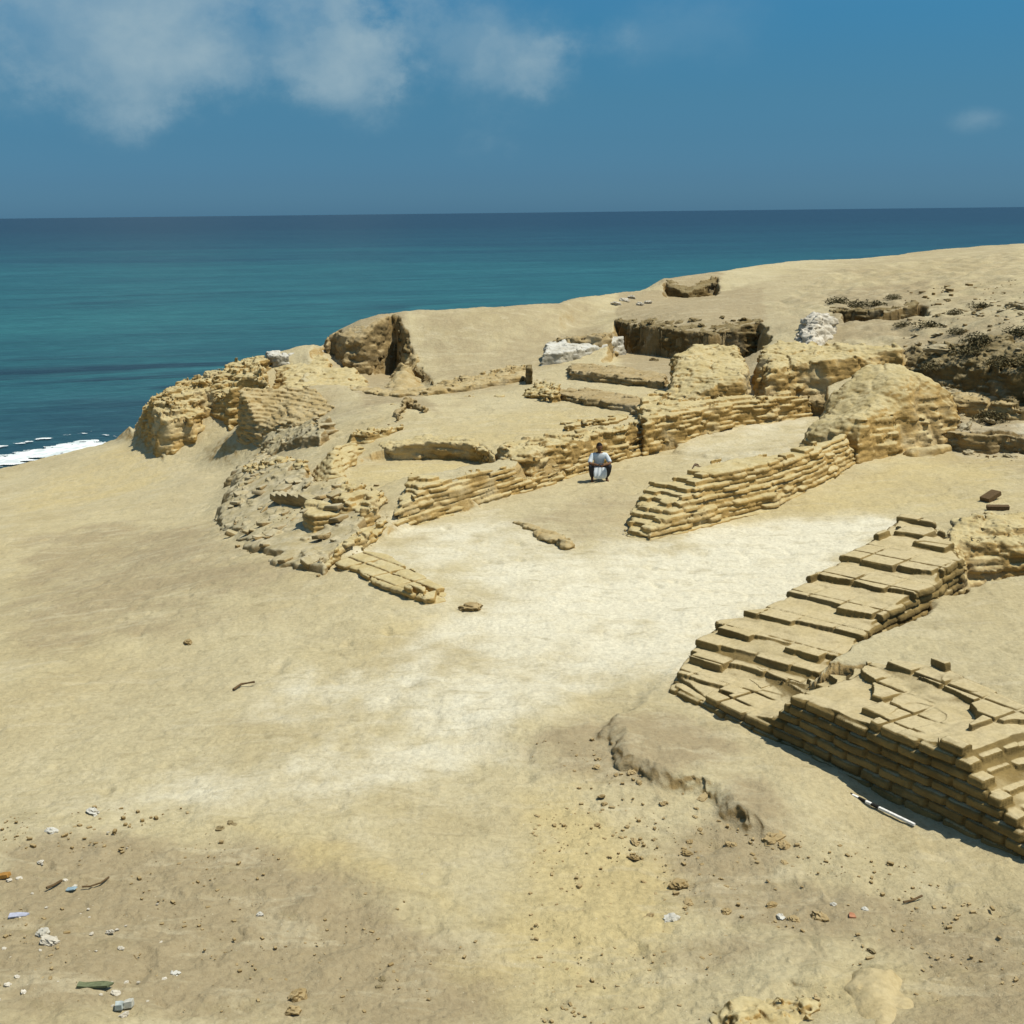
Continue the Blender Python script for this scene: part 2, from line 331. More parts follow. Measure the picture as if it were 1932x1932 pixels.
# ------------------------------------------------------------------ ground mesh: one sheet, finer where it is near
PATCH = [  # channel (0 white sand, 1 brown, 2 yellow), strength, softness (m), polygon at z
 (0, .7, 2.0, 0, [(1480,975),(1700,985),(1640,1040),(1560,1110),(1440,1190),(1290,1270),(1180,1300),(1120,1320),(1000,1400),(800,1420),(700,1400),(640,1320),(560,1290),(620,1250),(760,1230),(830,1180),(860,1140),(760,1060),(700,1050),(760,1000),(870,975),(960,985),(1090,1040),(1180,1025),(1300,1010),(1400,985)]),
 (0, 1.2, 1.8, 0, [(1500,980),(1690,990),(1620,1050),(1500,1130),(1300,1200),(1100,1230),(1000,1160),(1120,1090),(1250,1040),(1400,1000)]),
 (0, .55, 1.6, 0, [(180,1500),(400,1430),(620,1400),(900,1420),(820,1500),(600,1560),(450,1560),(250,1530)]),
 (0, .5, .5, -.2, [(500,1310),(600,1260),(620,1310),(540,1350)]),
 (0, .4, .4, 0, [(640,1560),(740,1590),(760,1640),(660,1610)]),
 (0, .35, .25, .3, [(1290,850),(1300,805),(1500,780),(1530,790),(1520,830),(1480,860),(1400,868)]),
 (0, 1.1, .25, .95, [(1815,790),(1950,790),(1950,824),(1815,815)]),
 (1, 1.1, .9, .1, [(330,1560),(480,1560),(650,1630),(780,1690),(880,1760),(960,1840),(900,1960),(0,1960),(0,1700),(100,1600)]),
 (1, 1.0, .6, .1, [(1150,1650),(1400,1480),(1520,1540),(1500,1640),(1650,1700),(1720,1760),(1560,1840),(1300,1830),(1180,1800),(1450,1750),(1300,1700)]),
 (1, 1.2, .9, .2, [(1680,1690),(1932,1760),(1960,1960),(1740,1960),(1780,1880),(1700,1800),(1600,1760)]),
 (1, .85, .5, 0, [(960,1390),(1100,1350),(1300,1360),(1400,1420),(1250,1500),(1050,1450)]),
 (1, .6, 2.0, -1.2, [(0,960),(250,940),(430,1010),(560,1100),(500,1250),(200,1300),(0,1350)]),
 (1, .5, .6, 0, [(960,985),(1180,900),(1240,960),(1180,1010),(1080,1020)]),
 (1, .9, .35, 1.8, [(1165,590),(1440,590),(1445,680),(1340,685),(1170,665)]), (1, 1.0, .4, 2.2, [(1560,585),(1750,580),(1745,650),(1570,645)]), (1, .8, .5, 1.6, [(610,640),(700,600),(750,600),(830,730),(740,706),(690,706)]), (1, .8, .7, 2.0, [(1690,660),(1760,660),(1960,690),(1960,770),(1750,750)]), (1, .9, .3, 2.7, [(1245,535),(1360,535),(1360,560),(1245,562)]),
 (1, .5, 1.5, 3.0, [(1250,560),(1932,480),(1980,700),(1760,670),(1450,600),(1300,580)]),
 (1, .55, 1.0, 1.6, [(700,600),(1100,585),(1160,640),(1000,680),(860,720),(800,690),(750,610)]),
 (1, .5, 1.0, .1, [(500,740),(640,745),(720,800),(640,800),(560,860),(480,800)]),
 (2, .9, .9, .05, [(780,1640),(930,1700),(1000,1500),(1100,1480),(1180,1560),(1280,1680),(1250,1800),(1180,1932),(1000,1932),(960,1830),(850,1740),(700,1650)]),
 (2, .8, .6, .05, [(350,1540),(450,1530),(760,1640),(900,1740),(960,1830),(800,1720),(600,1620)]),
 (2, .45, .6, .2, [(1500,1830),(1720,1790),(1780,1860),(1720,1960),(1300,1960)]),
 (2, .7, .5, .15, [(640,900),(700,868),(900,868),(890,900),(740,930)]),
 (2, .45, 1.0, .8, [(700,830),(900,770),(1180,770),(1200,800),(1000,850)]),
 (2, .5, .4, 0, [(620,1240),(740,1160),(850,1150),(800,1180),(700,1240)]),
 (2, .55, .8, 0, [(1250,990),(1500,930),(1700,860),(1930,880),(1932,980),(1700,975),(1480,975)]),
 (2, .5, 1.5, -2.5, [(0,890),(240,820),(330,850),(330,920),(200,960),(0,940)]),
]
def build_ground():
    fine = np.arange(-.50, .5001, .00092); half = [.5]; st = .00092
    while half[-1] < math.pi-.04: st = min(st*1.12, .08); half.append(half[-1]+st)
    half = np.array(half[1:-1]); half = half[half < math.pi-.05]
    azs = np.concatenate([[-math.pi], -half[::-1], fine, half])
    rs = np.concatenate([np.linspace(.2, 8.3, 24), np.exp(np.arange(math.log(8.5), math.log(125), .0023))])
    A, R = np.meshgrid(azs, rs); X, Y = R*np.sin(A), R*np.cos(A); Z = ground(X, Y)
    # trodden lumps: stronger in the rough zones
    rz = np.zeros_like(X)
    for sft, z0, poly in [(.6, .05, [(1030,1420),(1250,1400),(1500,1600),(1932,1750),(1980,1980),(1000,1980),(1060,1700)]),
                          (.7, .1, [(0,1560),(380,1560),(880,1760),(960,1850),(900,1980),(-50,1980)]),
                          (.8, 2.2, [(1440,600),(1560,560),(1932,540),(1980,760),(1760,700),(1560,640)])]:
        p = W3([(a, b, z0) for a, b in poly]); rz = np.maximum(rz, sstep(sdf(X, Y, p)/sft+.5))
    near = R < 70
    n = np.zeros_like(X); xx, yy = X[near], Y[near]
    nb = noise(xx*7, yy*7, 7); nc = noise(xx*16, yy*16, 8)
    n[near] = rz[near]*(.035*np.maximum(noise(xx*2.6, yy*2.6, 12), -.2)+.03*np.maximum(nb-.15, 0)+.022*np.maximum(nc-.2, 0)) + .005*noise(xx*14, yy*14, 8)+.010*noise(xx*5, yy*5, 21)-.10*np.maximum(noise(xx*3.0, yy*3.0, 61)-.25, 0)*(.5+noise(xx*.5, yy*.5, 62))+.016*noise(xx*2.1, yy*2.1, 63)
    Z = Z+n+rz*(R > 30)*.14*noise(X*1.3, Y*1.3, 31)
    # scooped edges of an old trench in the foreground
    for (pts, hgt, wd) in SCARPS:
        q = np.array([P(a, b, 0) for a, b in pts])
        lo = q.min(0)-6; hi = q.max(0)+6; ii = (X > lo[0]) & (X < hi[0]) & (Y > lo[1]) & (Y < hi[1])
        x, y = X[ii], Y[ii]; x = x+.10*noise(x*2.5, y*2.5, 40)+.05*noise(x*7, y*7, 44); y = y+.1*noise(x*2.5, y*2.5, 41)+.04*noise(x*8, y*8, 45)
        best = np.full(x.shape, 1e9); side = np.zeros(x.shape); tt = np.zeros(x.shape); n_ = len(q)-1
        for i in range(n_):
            e = q[i+1]-q[i]; t = np.clip(((x-q[i, 0])*e[0]+(y-q[i, 1])*e[1])/(e@e), 0, 1)
            dx, dy = x-q[i, 0]-t*e[0], y-q[i, 1]-t*e[1]; d = np.hypot(dx, dy); b = d < best
            best[b] = d[b]; side[b] = np.sign(e[0]*dy-e[1]*dx)[b]; tt[b] = ((i+t)/n_)[b]
        s = best*side       # + to the left of the line (uphill)
        prof = sstep(s/wd+.5)*np.exp(-np.maximum(s, 0)/1.5)*sstep(np.sin(np.pi*np.clip(tt, 0, 1))*2.5)
        Z[ii] += hgt*prof
    gx = np.gradient(Z, axis=1)/np.maximum(np.hypot(np.gradient(X, axis=1), np.gradient(Y, axis=1)), 1e-4); gr = np.gradient(Z, axis=0)/np.maximum(np.hypot(np.gradient(X, axis=0), np.gradient(Y, axis=0)), 1e-4)
    sl = sstep((np.hypot(gx, gr)-.6)/1.0); ii = sl > 0
    x, y, z = X[ii], Y[ii], Z[ii]; am = sl[ii]*(.10*noise(x*1.2, y*1.2, z*6)+.05*noise(x*3, y*3, z*14))
    X = X.copy(); Y = Y.copy(); X[ii] = x+am*1.0; Y[ii] = y+am*.9
    cols = np.zeros((X.size, 3))
    Xr, Yr = X.ravel(), Y.ravel(); wn = .8*fbm(Xr*.5, Yr*.5, 0, 1, 3)
    for ch, s_, soft, z0, poly in PATCH:
        p = W3([(a, b, z0) for a, b in poly]); d = sdf(Xr, Yr, p)
        cols[:, ch] = np.maximum(cols[:, ch], s_*sstep((d+wn*soft)/(2*soft)+.5))
    nr, na = X.shape; V = np.stack([Xr, Yr, Z.ravel()], 1)
    i = np.arange(nr-1)[:, None]*na; j = np.arange(na)[None]; j2 = (j+1) % na
    F = np.stack([i+j, i+j2, i+na+j2, i+na+j], 2).reshape(-1, 4)[:, ::-1]
    o = mesh_np('ground', V, F, M['ground'], True, None, cols); o['kind'] = 'structure'
    return o
SCARPS = [([(1118,1392),(1160,1400),(1178,1450),(1240,1475),(1340,1500),(1380,1545),(1480,1600)], .19, .26),
          ([(1535,1925),(1570,1870),(1620,1810)], .05, .25),
          ([(330,1565),(400,1560),(480,1590),(640,1640),(800,1720)], .04, .5),
          ([(960,1395),(1060,1345),(1130,1320)], .06, .3)]
build_ground()

# ------------------------------------------------------------------ sea
SEAZ = -5.0
def mat_sea():
    s = NT('sea_water'); s.b.inputs['Roughness'].default_value = .38; s.b.inputs['Specular IOR Level'].default_value = .14
    ln = s.n.new('ShaderNodeVectorMath'); ln.operation = 'LENGTH'; s.l.new(s.pos, ln.inputs[0])
    lg = s.math('LOGARITHM', ln.outputs['Value'], 10.0)
    wob = s.noise(.012, 4, .6, s.mapping((.4, 1.6, 1)))
    x = s.math('ADD', lg, s.math('MULTIPLY', s.math('SUBTRACT', wob, .5), .55))
    f = s.rng(x, 1.7, 3.5); f = s.n.new('ShaderNodeMapRange'); s.l.new(x, f.inputs[0]); f.inputs[1].default_value = 1.7; f.inputs[2].default_value = 3.7
    r = ramp(s.n, [(0, (.024, .068, .080, 1)), (.10, (.024, .095, .105, 1)), (.22, (.032, .165, .160, 1)), (.36, (.028, .145, .150, 1)), (.50, (.020, .080, .100, 1)), (.7, (.016, .044, .066, 1)), (1, (.016, .040, .064, 1))])
    s.l.new(f.outputs[0], r.inputs[0]); c = r.outputs[0]
    # swell lines and weed patches lying along the shore, broken up
    rot = s.n.new('ShaderNodeMapping'); rot.inputs['Rotation'].default_value = (0, 0, math.radians(-13)); s.l.new(s.pos, rot.inputs[0])
    st = s.noise(.06, 6, .62, s.mapping((.38, 1.5, 1), rot.outputs[0]), 1.0)
    pt = s.rng(s.noise(.018, 3, .5, s.mapping((.5, 1, 1), rot.outputs[0])), .42, .6)
    nearf = s.rng(ln.outputs['Value'], 300, 80)
    c = s.mix(s.math('MULTIPLY', s.math('MULTIPLY', s.rng(st, .48, .60), pt), s.math('MULTIPLY', nearf, .95)), c, (.014, .034, .038))
    for sc, lo_, k in ((.03, .4, .35), (.12, .4, .4), (.5, .4, .5), (1.6, .42, .45)):
        q = s.noise(sc, 8, .75, s.mapping((.45, 1.5, 1), rot.outputs[0]), .4)
        c = s.mix(s.rng(q, lo_, .62, k, 0), c, s.mix(.55, c, (.008, .022, .04))); c = s.mix(s.rng(q, .52, .72, 0, k), c, s.mix(.5, c, (.06, .17, .20)))
    cap = s.noise(.3, 6, .8, s.mapping((.5, 1.2, 1))); c = s.mix(s.rng(cap, .78, .82, 0, .5), c, (.5, .58, .58))
    n_ = s.bump(s.noise(.8, 6, .65, s.mapping((.5, 1.3, 1))), .5, .35); n_ = s.bump(st, .5, 1.2, n_)
    return s.out(c, n_)
def ring(rs, na, z):
    A = np.linspace(-math.pi, math.pi, na, endpoint=False); a, r = np.meshgrid(A, rs)
    V = np.stack([r*np.sin(a), r*np.cos(a), np.full(a.shape, z)], 2).reshape(-1, 3); nr = len(rs)
    i = np.arange(nr-1)[:, None]*na; j = np.arange(na)[None]; j2 = (j+1) % na
    return V, np.stack([i+j, i+j2, i+na+j2, i+na+j], 2).reshape(-1, 4)[:, ::-1]
V, F = ring(np.array([30, 60, 100, 200, 400, 800, 2000, 5000, 15000, 50000.]), 96, SEAZ)
mesh_np('sea', V, F, mat_sea(), False)['kind'] = 'structure'
def foam():
    s = NT('sea_foam'); m = s.out(s.mix(s.rng(s.noise(1.5, 4), .4, .6), (.75, .78, .76), (.5, .56, .55)))
    V = []; F = []
    for band, (dz0, a0, a1, off, wid, thr) in enumerate([(0, -.62, -.26, 1.9, 1.9, -.45), (0, -.62, -.30, 6.0, .5, .3)]):
        az = np.arange(a0, a1, .0005); uu = np.linspace(-1, 1, 40)
        Am, Um = np.meshgrid(az, uu); D = np.interp(Am, ca, cd)
        q = noise(Am*40, 0*Am, 50+band); R_ = D+off+Um*wid+.7*q+4*np.maximum(Am+.36, 0)
        x, y = R_*np.sin(Am), R_*np.cos(Am)
        keep = (fbm(x*.5, y*1.6, band*5., 1, 6, .65)-thr-.8*Um**2+.35) > 0
        base = len(V); vid = -np.ones(keep.shape, int); pts = np.stack([x, y, np.full(x.shape, SEAZ+.05+.03*band)], 2)
        kc = keep[:-1, :-1] & keep[1:, :-1] & keep[:-1, 1:] & keep[1:, 1:]
        ii, jj = np.nonzero(kc); n = keep.shape[1]
        for a, b in zip(ii, jj):
            for (c, d) in ((a, b), (a, b+1), (a+1, b+1), (a+1, b)):
                if vid[c, d] < 0: vid[c, d] = len(V); V.append(pts[c, d])
            F.append([vid[a, b], vid[a, b+1], vid[a+1, b+1], vid[a+1, b]])
    o = mesh_np('foam', V, F, m, True); o['kind'] = 'structure'
foam()

# ------------------------------------------------------------------ generators for ruins
def earth_mass(name, foot, top, mat, edge=.3, res=.05, ch=.13, terr=.75, rag=.12, sink=.25, parent=None, grain=.02, seed=0, ero=.05):
    """foot: outline [(px,py,z)], top: surface points [(px,py,z)] of a weathered mass standing on the ground"""
    p = W3(foot) if len(foot[0]) == 3 else foot
    T = TPS(np.vstack([W3(top)])) if len(top) > 2 else (lambda x, y: np.full(x.shape, top[0][2]))
    lo = p[:, :2].min(0)-.5; hi = p[:, :2].max(0)+.5
    X, Y = np.meshgrid(np.arange(lo[0], hi[0], res), np.arange(lo[1], hi[1], res), indexing='ij')
    wx = X+rag*noise(X*1.3, Y*1.3, seed+1)+rag*.5*noise(X*4, Y*4, seed+2); wy = Y+rag*noise(X*1.3, Y*1.3, seed+3)+rag*.5*noise(X*4, Y*4, seed+4)
    d0 = sdf(wx, wy, p[:, :2]); zt = T(X, Y)+.03*noise(X*2, Y*2, seed+7)
    zb = ground(X, Y, False)-sink
    S = np.clip(d0/edge, 0, 1); S = np.sin(S*np.pi/2)
    z = zb+(zt-zb)*S
    if terr > 0:
        lev = np.floor(z/ch)
        S2 = np.clip((d0+rag*.5*noise(X*2.6, Y*2.6, lev*3.7+seed)+rag*.25*noise(X*8, Y*8, lev*1.7+seed))/edge, 0, 1); S2 = np.sin(S2*np.pi/2)
        z1 = zb+(zt-zb)*S2
        t = z1/ch+.25*noise(X*.8, Y*.8, seed+9); f = np.floor(t); fr = sstep((t-f-.5)*2.6+.5)
        z2 = (f+fr)*ch-.25*ch*noise(X*.8, Y*.8, seed+9)
        z = z1*(1-terr)+z2*terr
    z = z+grain*noise(X*5, Y*5, seed)+grain*.6*noise(X*12, Y*12, seed+3)
    gx, gy = np.gradient(z, res); sl = sstep((np.hypot(gx, gy)-.5)/1.0)
    am = sl*ero*(noise(X*1.3, Y*1.3, z*7+seed)+.6*noise(X*3.2, Y*3.2, z*15+seed)+.35*noise(X*9, Y*9, z*25)); X = X+am; Y = Y-am
    keep = d0 > -.05; kc = keep[:-1, :-1] & keep[1:, :-1] & keep[:-1, 1:] & keep[1:, 1:]
    vid = np.cumsum(np.ones(X.size, int)).reshape(X.shape)-1; ii, jj = np.nonzero(kc)
    F = np.stack([vid[ii, jj], vid[ii+1, jj], vid[ii+1, jj+1], vid[ii, jj+1]], 1)
    used, inv = np.unique(F, return_inverse=True); V = np.stack([X.ravel(), Y.ravel(), z.ravel()], 1)[used]
    o = mesh_np(name, V, inv.reshape(F.shape), mat, True, parent)
    return o
_tg = None
def brick_template():
    c = [-1, -.8, .8, 1]; vid = {}; V = []; F = []
    for ax in range(3):
        for sgn in (-1, 1):
            for i in range(3):
                for j in range(3):
                    q = []
                    for (a, b) in ((i, j), (i+1, j), (i+1, j+1), (i, j+1)):
                        v = [0, 0, 0]; v[ax] = sgn; v[(ax+1) % 3] = c[a]; v[(ax+2) % 3] = c[b]; k = tuple(v)
                        if k not in vid: vid[k] = len(V); V.append(k)
                        q.append(vid[k])
                    F.append(q if sgn > 0 else q[::-1])
    V = np.array(V, float); n = (np.abs(V)**9).sum(1)**(1/9); V = V/n[:, None]*1.0
    return V, np.array(F)
BV, BF = brick_template()
def bricks_mesh(name, items, mat, parent=None, rough=.014):
    """items: (cx, cy, cz, angle, lx, ly, lz, tiltx, tilty)"""
    it = np.array(items, float); n = len(it); v = BV[None]*it[:, None, 4:7]*.5
    tx, ty = it[:, 7:8], it[:, 8:9]
    z = v[..., 2]+v[..., 0]*tx+v[..., 1]*ty; c, s = np.cos(it[:, 3:4]), np.sin(it[:, 3:4])
    x = v[..., 0]*c-v[..., 1]*s+it[:, 0:1]; y = v[..., 0]*s+v[..., 1]*c+it[:, 1:2]; z = z+it[:, 2:3]
    X = x+rough*noise(x*5, y*5, z*5)+rough*.7*noise(x*13, y*13, z*13); Y = y+rough*noise(x*5+40, y*5, z*5)+rough*.7*noise(x*13+40, y*13, z*13)
    Z = z+rough*.8*noise(x*5, y*5+40, z*5)
    F = (BF[None]+np.arange(n)[:, None, None]*len(BV)).reshape(-1, 4)
    return mesh_np(name, np.stack([X, Y, Z], 2).reshape(-1, 3), F, mat, True, parent)
def brick_mass(foot, top, ang, mat, L=.44, Wd=.30, ch=.135, rag=.5, batter=.0, anchor=None, gap=.012, jit=.01, sinkz=.15, parent=None, name='brickwork', rough=.014, miss=0.0, seed=0, zmin=None, inner=True):
    p = W3(foot) if len(foot[0]) == 3 else foot
    T = TPS(W3(top)); c, s = math.cos(ang), math.sin(ang)
    ctr = p[:, :2].mean(0); loc = (p[:, :2]-ctr)@np.array([[c, -s], [s, c]])
    lo, hi = loc.min(0)-.3, loc.max(0)+.3
    voff = lo[1]
    if anchor is not None:
        q = (P(*anchor)-ctr)@np.array([[c, -s], [s, c]]); voff = q[1]+Wd*.5+.01-Wd*math.ceil((q[1]-lo[1])/Wd)
    z0 = ground(p[:, 0], p[:, 1], False).min()-sinkz if zmin is None else zmin
    zt = T(p[:, 0], p[:, 1]).max()+.3; items = []
    rr = np.random.default_rng(seed)
    for k in range(int((zt-z0)/ch)+1):
        zk = z0+(k+.5)*ch
        us = np.arange(lo[0]+(L*.5 if k % 2 else 0), hi[0], L); vs = np.arange(voff+(Wd*.5 if k % 2 and anchor is None else 0), hi[1], Wd)
        U, Vv = np.meshgrid(us, vs); U = U+rr.normal(size=U.shape)*.02; U = U.ravel(); Vv = Vv.ravel()
        x = ctr[0]+U*c-Vv*s; y = ctr[1]+U*s+Vv*c
        d = sdf(x, y, p[:, :2])-.12-batter*k; t = T(x, y)+rag*ch*rr.normal(size=x.shape)
        gz = ground(x, y, False)
        ok = (d > 0) & (t > zk) & (zk > gz-ch*1.2)
        if inner: ok &= ((t-zk < 2.2*ch) | (d < L*1.0))
        if miss: ok &= rr.random(len(x)) > miss
        for a, b in zip(x[ok], y[ok]):
            j = rr.normal(size=8)
            items.append((a+j[0]*jit, b+j[1]*jit, zk+j[2]*jit*.4, ang+j[3]*.02, L-gap+j[4]*.008, Wd-gap+j[5]*.008, ch-gap*.5, j[6]*.012, j[7]*.012))
    return bricks_mesh(name, items, mat, parent, rough)
def ang_px(a, b, z=0):
    q, r = P(*a, z), P(*b, z); return math.atan2(r[1]-q[1], r[0]-q[0])

# ------------------------------------------------------------------ solid weathered masonry: a 3-D field turned into a surface
def surface_nets(f, org, res):
    s = f > 0; nx, ny, nz = f.shape
    def crossing(ax):
        a = [slice(None)]*3; b = [slice(None)]*3; a[ax] = slice(0, -1); b[ax] = slice(1, None)
        return np.argwhere(s[tuple(a)] != s[tuple(b)])
    E_ = [crossing(a) for a in range(3)]
    acc_i = []; acc_p = []
    cells = (nx-1, ny-1, nz-1)
    def cid(c): return (c[:, 0]*cells[1]+c[:, 1])*cells[2]+c[:, 2]
    for ax in range(3):
        e = E_[ax]; e2 = e.copy(); e2[:, ax] += 1
        fa = f[e[:, 0], e[:, 1], e[:, 2]]; fb = f[e2[:, 0], e2[:, 1], e2[:, 2]]; t = fa/(fa-fb); p = e.astype(np.float64); p[:, ax] += t
        o1, o2 = [(1, 2), (2, 0), (0, 1)][ax]
        for da in (0, -1):
            for db in (0, -1):
                c = e.copy(); c[:, o1] += da; c[:, o2] += db
                ok = (c >= 0).all(1) & (c[:, 0] < cells[0]) & (c[:, 1] < cells[1]) & (c[:, 2] < cells[2])
                acc_i.append(cid(c[ok])); acc_p.append(p[ok])
    ids = np.concatenate(acc_i); pts = np.concatenate(acc_p); u, inv, cnt = np.unique(ids, return_inverse=True, return_counts=True)
    V = np.stack([np.bincount(inv, pts[:, k], len(u)) for k in range(3)], 1)/cnt[:, None]
    Fs = []
    for ax in range(3):
        e = E_[ax]; o1, o2 = [(1, 2), (2, 0), (0, 1)][ax]
        ok = (e[:, o1] > 0) & (e[:, o2] > 0) & (e[:, o1] < cells[o1]) & (e[:, o2] < cells[o2]); e = e[ok]
        q = []
        for da, db in ((-1, -1), (0, -1), (0, 0), (-1, 0)):
            c = e.copy(); c[:, o1] += da; c[:, o2] += db; q.append(np.searchsorted(u, cid(c)))
        q = np.stack(q, 1); flip = ~s[e[:, 0], e[:, 1], e[:, 2]]; q[flip] = q[flip][:, ::-1]; Fs.append(q)
    return V*res+org, np.concatenate(Fs)
def hsh(a, b, c, k=0):
    h = (a.astype(np.int64)*73856093) ^ (b.astype(np.int64)*19349663) ^ (c.astype(np.int64)*83492791) ^ (k*2654435761); h = (h ^ (h >> 13))*1274126177; return ((h ^ (h >> 16)) & 0xffff)/65535.0
def vox(name, foot, top, mat, res=.05, ch=.13, L=.45, Wd=.3, ang=0., batter=.12, r=.08, terr=.6, rag=.5, groove=.03, vj=.02, ledge=.05, ero=.04, warp=.1,
        sink=.3, seed=0, parent=None, gw=.16, jw=.022, bj=.0, fill=None, frec=.04, tn=.035, lw=.02, crk=.8, axis=None, front=None, tilt=(0., 0.), gfun=None):
    p = W3(foot) if len(foot[0]) == 3 and not isinstance(foot, np.ndarray) else foot
    lo = p[:, :2].min(0)-.25; hi = p[:, :2].max(0)+.25
    x1 = np.arange(lo[0], hi[0], res); y1 = np.arange(lo[1], hi[1], res); X, Y = np.meshgrid(x1, y1, indexing='ij')
    wx = X+warp*(noise(X*.9, Y*.9, seed+1)+.5*noise(X*2.7, Y*2.7, seed+2)); wy = Y+warp*(noise(X*.9, Y*.9, seed+3)+.5*noise(X*2.7, Y*2.7, seed+4))
    d0 = sdf(wx, wy, p[:, :2]); g_ = ground(X, Y, False)
    if top is None: T = ground(X, Y, False, False)+.03
    else: T = TPS(W3(top))(X, Y) if len(top) > 2 else np.full(X.shape, float(top[0][2]))
    if axis is not None:      # height of the ruin along its length
        cc = p[:, :2].mean(0); q = np.array([[(P(a, b, zp)-cc)@np.array([math.cos(ang), math.sin(ang)]), zt] for a, b, zp, zt in axis]); q = q[q[:, 0].argsort()]
        Ta = np.interp((X-cc[0])*math.cos(ang)+(Y-cc[1])*math.sin(ang), q[:, 0], q[:, 1])
        if front is None: T = Ta
        else:
            fp = P(*front)-cc; vf = (-(X-cc[0])*math.sin(ang)+(Y-cc[1])*math.cos(ang))-(-fp[0]*math.sin(ang)+fp[1]*math.cos(ang)); kb = sstep((vf-.7)/1.3); T = Ta*(1-kb)+T*kb
    T = T+tn*noise(X*1.7, Y*1.7, seed+6)
    ins = d0 > -.3
    z0 = g_[ins].min()-sink; z1 = np.where(ins, T, -99).max()+.12; z = np.arange(z0, z1, res)
    ctr = p[:, :2].mean(0); c, s = math.cos(ang), math.sin(ang)
    u = (X-ctr[0])*c+(Y-ctr[1])*s; v = -(X-ctr[0])*s+(Y-ctr[1])*c
    f = np.full((len(x1), len(y1), len(z)), -.3, np.float32)
    act = np.argwhere((d0 > -.12))
    Z = z[None]
    CH = max(1, int(1.5e6/len(z)))
    for i in range(0, len(act), CH):
        ii, jj = act[i:i+CH].T; x = X[ii, jj][:, None]; y = Y[ii, jj][:, None]; uu = u[ii, jj][:, None]; vv = v[ii, jj][:, None]; d = d0[ii, jj][:, None]; t = T[ii, jj][:, None]; gg = g_[ii, jj][:, None]
        zz = Z+tilt[0]*uu+tilt[1]*vv+lw*noise(x*.9, y*.9, seed+8)
        kf = zz/ch; k = np.floor(kf); fr = kf-k
        off = (k % 2)*.5
        a = uu/L+off+.12*(hsh(k, k, k, seed)-.5)+.22*noise(uu*.8, k*3.3, seed+.5); ai = np.floor(a); af = a-ai; b = vv/Wd+off*(Wd > .5)+0*a; bi = np.floor(b); bf = b-bi
        h1 = hsh(ai, bi, k, seed+1); h2 = hsh(ai, bi, k, seed+2)
        kc = (k+.5)*ch-tilt[0]*uu-tilt[1]*vv           # centre height of the course here
        f1 = t-Z
        pres = t+rag*ch*(h1-.5)*2-kc                     # whole bricks present or gone
        fq = np.clip(pres*8, -.06, .06)+0*Z
        topb = (1-fr)*ch
        fb = np.where(pres > 0, np.maximum(t-Z, .0)+.02, -.04)
        f1 = f1*(1-terr)+terr*np.where(pres > 0, .035, -.035)+terr*f1*.15
        ju = np.minimum(af, 1-af)*L; jv = np.minimum(bf, 1-bf)*Wd; jz = np.minimum(fr, 1-fr)*ch
        gz_ = groove*np.exp(-(jz/(gw*ch))**2); gj = vj*np.exp(-(ju/jw)**2); gk = vj*np.exp(-(jv/jw)**2)
        f2 = d-batter*np.maximum(Z-gg, 0)-ledge*(.5+noise(x*1.6, y*1.6, k*3.17+seed))-bj*(h2)-gz_
        rr_ = np.maximum(r-np.abs(f1-f2), 0); f3 = np.minimum(f1, f2)-rr_*rr_/(4*r)
        f3 = f3-np.maximum(gj, gk*(f2 > .05))-gz_*.5*terr
        f3 = np.clip(f3, -.3, .3)
        near = np.abs(f3) < ero*2.2+.02
        xb = np.broadcast_to(x, f3.shape)[near]; yb = np.broadcast_to(y, f3.shape)[near]; zb = np.broadcast_to(Z, f3.shape)[near]
        n = ero*(.7*noise(xb*1.8, yb*1.8, zb*3+seed)+.5*noise(xb*4.5, yb*4.5, zb*8)+.4*noise(xb*11, yb*11, zb*16)+.25*noise(xb*23, yb*23, zb*30))
        cr1 = np.maximum(.12-np.abs(noise(xb*1.1, yb*1.1, zb*.7+seed+30)), 0); cr2 = np.maximum(.10-np.abs(noise(xb*2.6, yb*2.6, zb*2+seed+50)), 0)
        f3[near] += n-ero*(7*cr1+4*cr2)*crk
        if fill is not None:
            ft = t+fill+.05*noise(x*1.1, y*1.1, seed+20)+.02*noise(x*4, y*4, seed+21)-Z
            f3 = np.maximum(f3, np.minimum(ft, d-frec-batter*np.maximum(Z-gg, 0)))
        f[ii, jj] = f3
    f[:, :, 0] = -.3; f[:, :, -1] = -.3; f[0] = -.3; f[-1] = -.3; f[:, 0] = -.3; f[:, -1] = -.3
    V, F = surface_nets(f, np.array([lo[0], lo[1], z0]), res)
    return mesh_np(name, V, F[:, ::-1] if False else F, mat, True, parent)

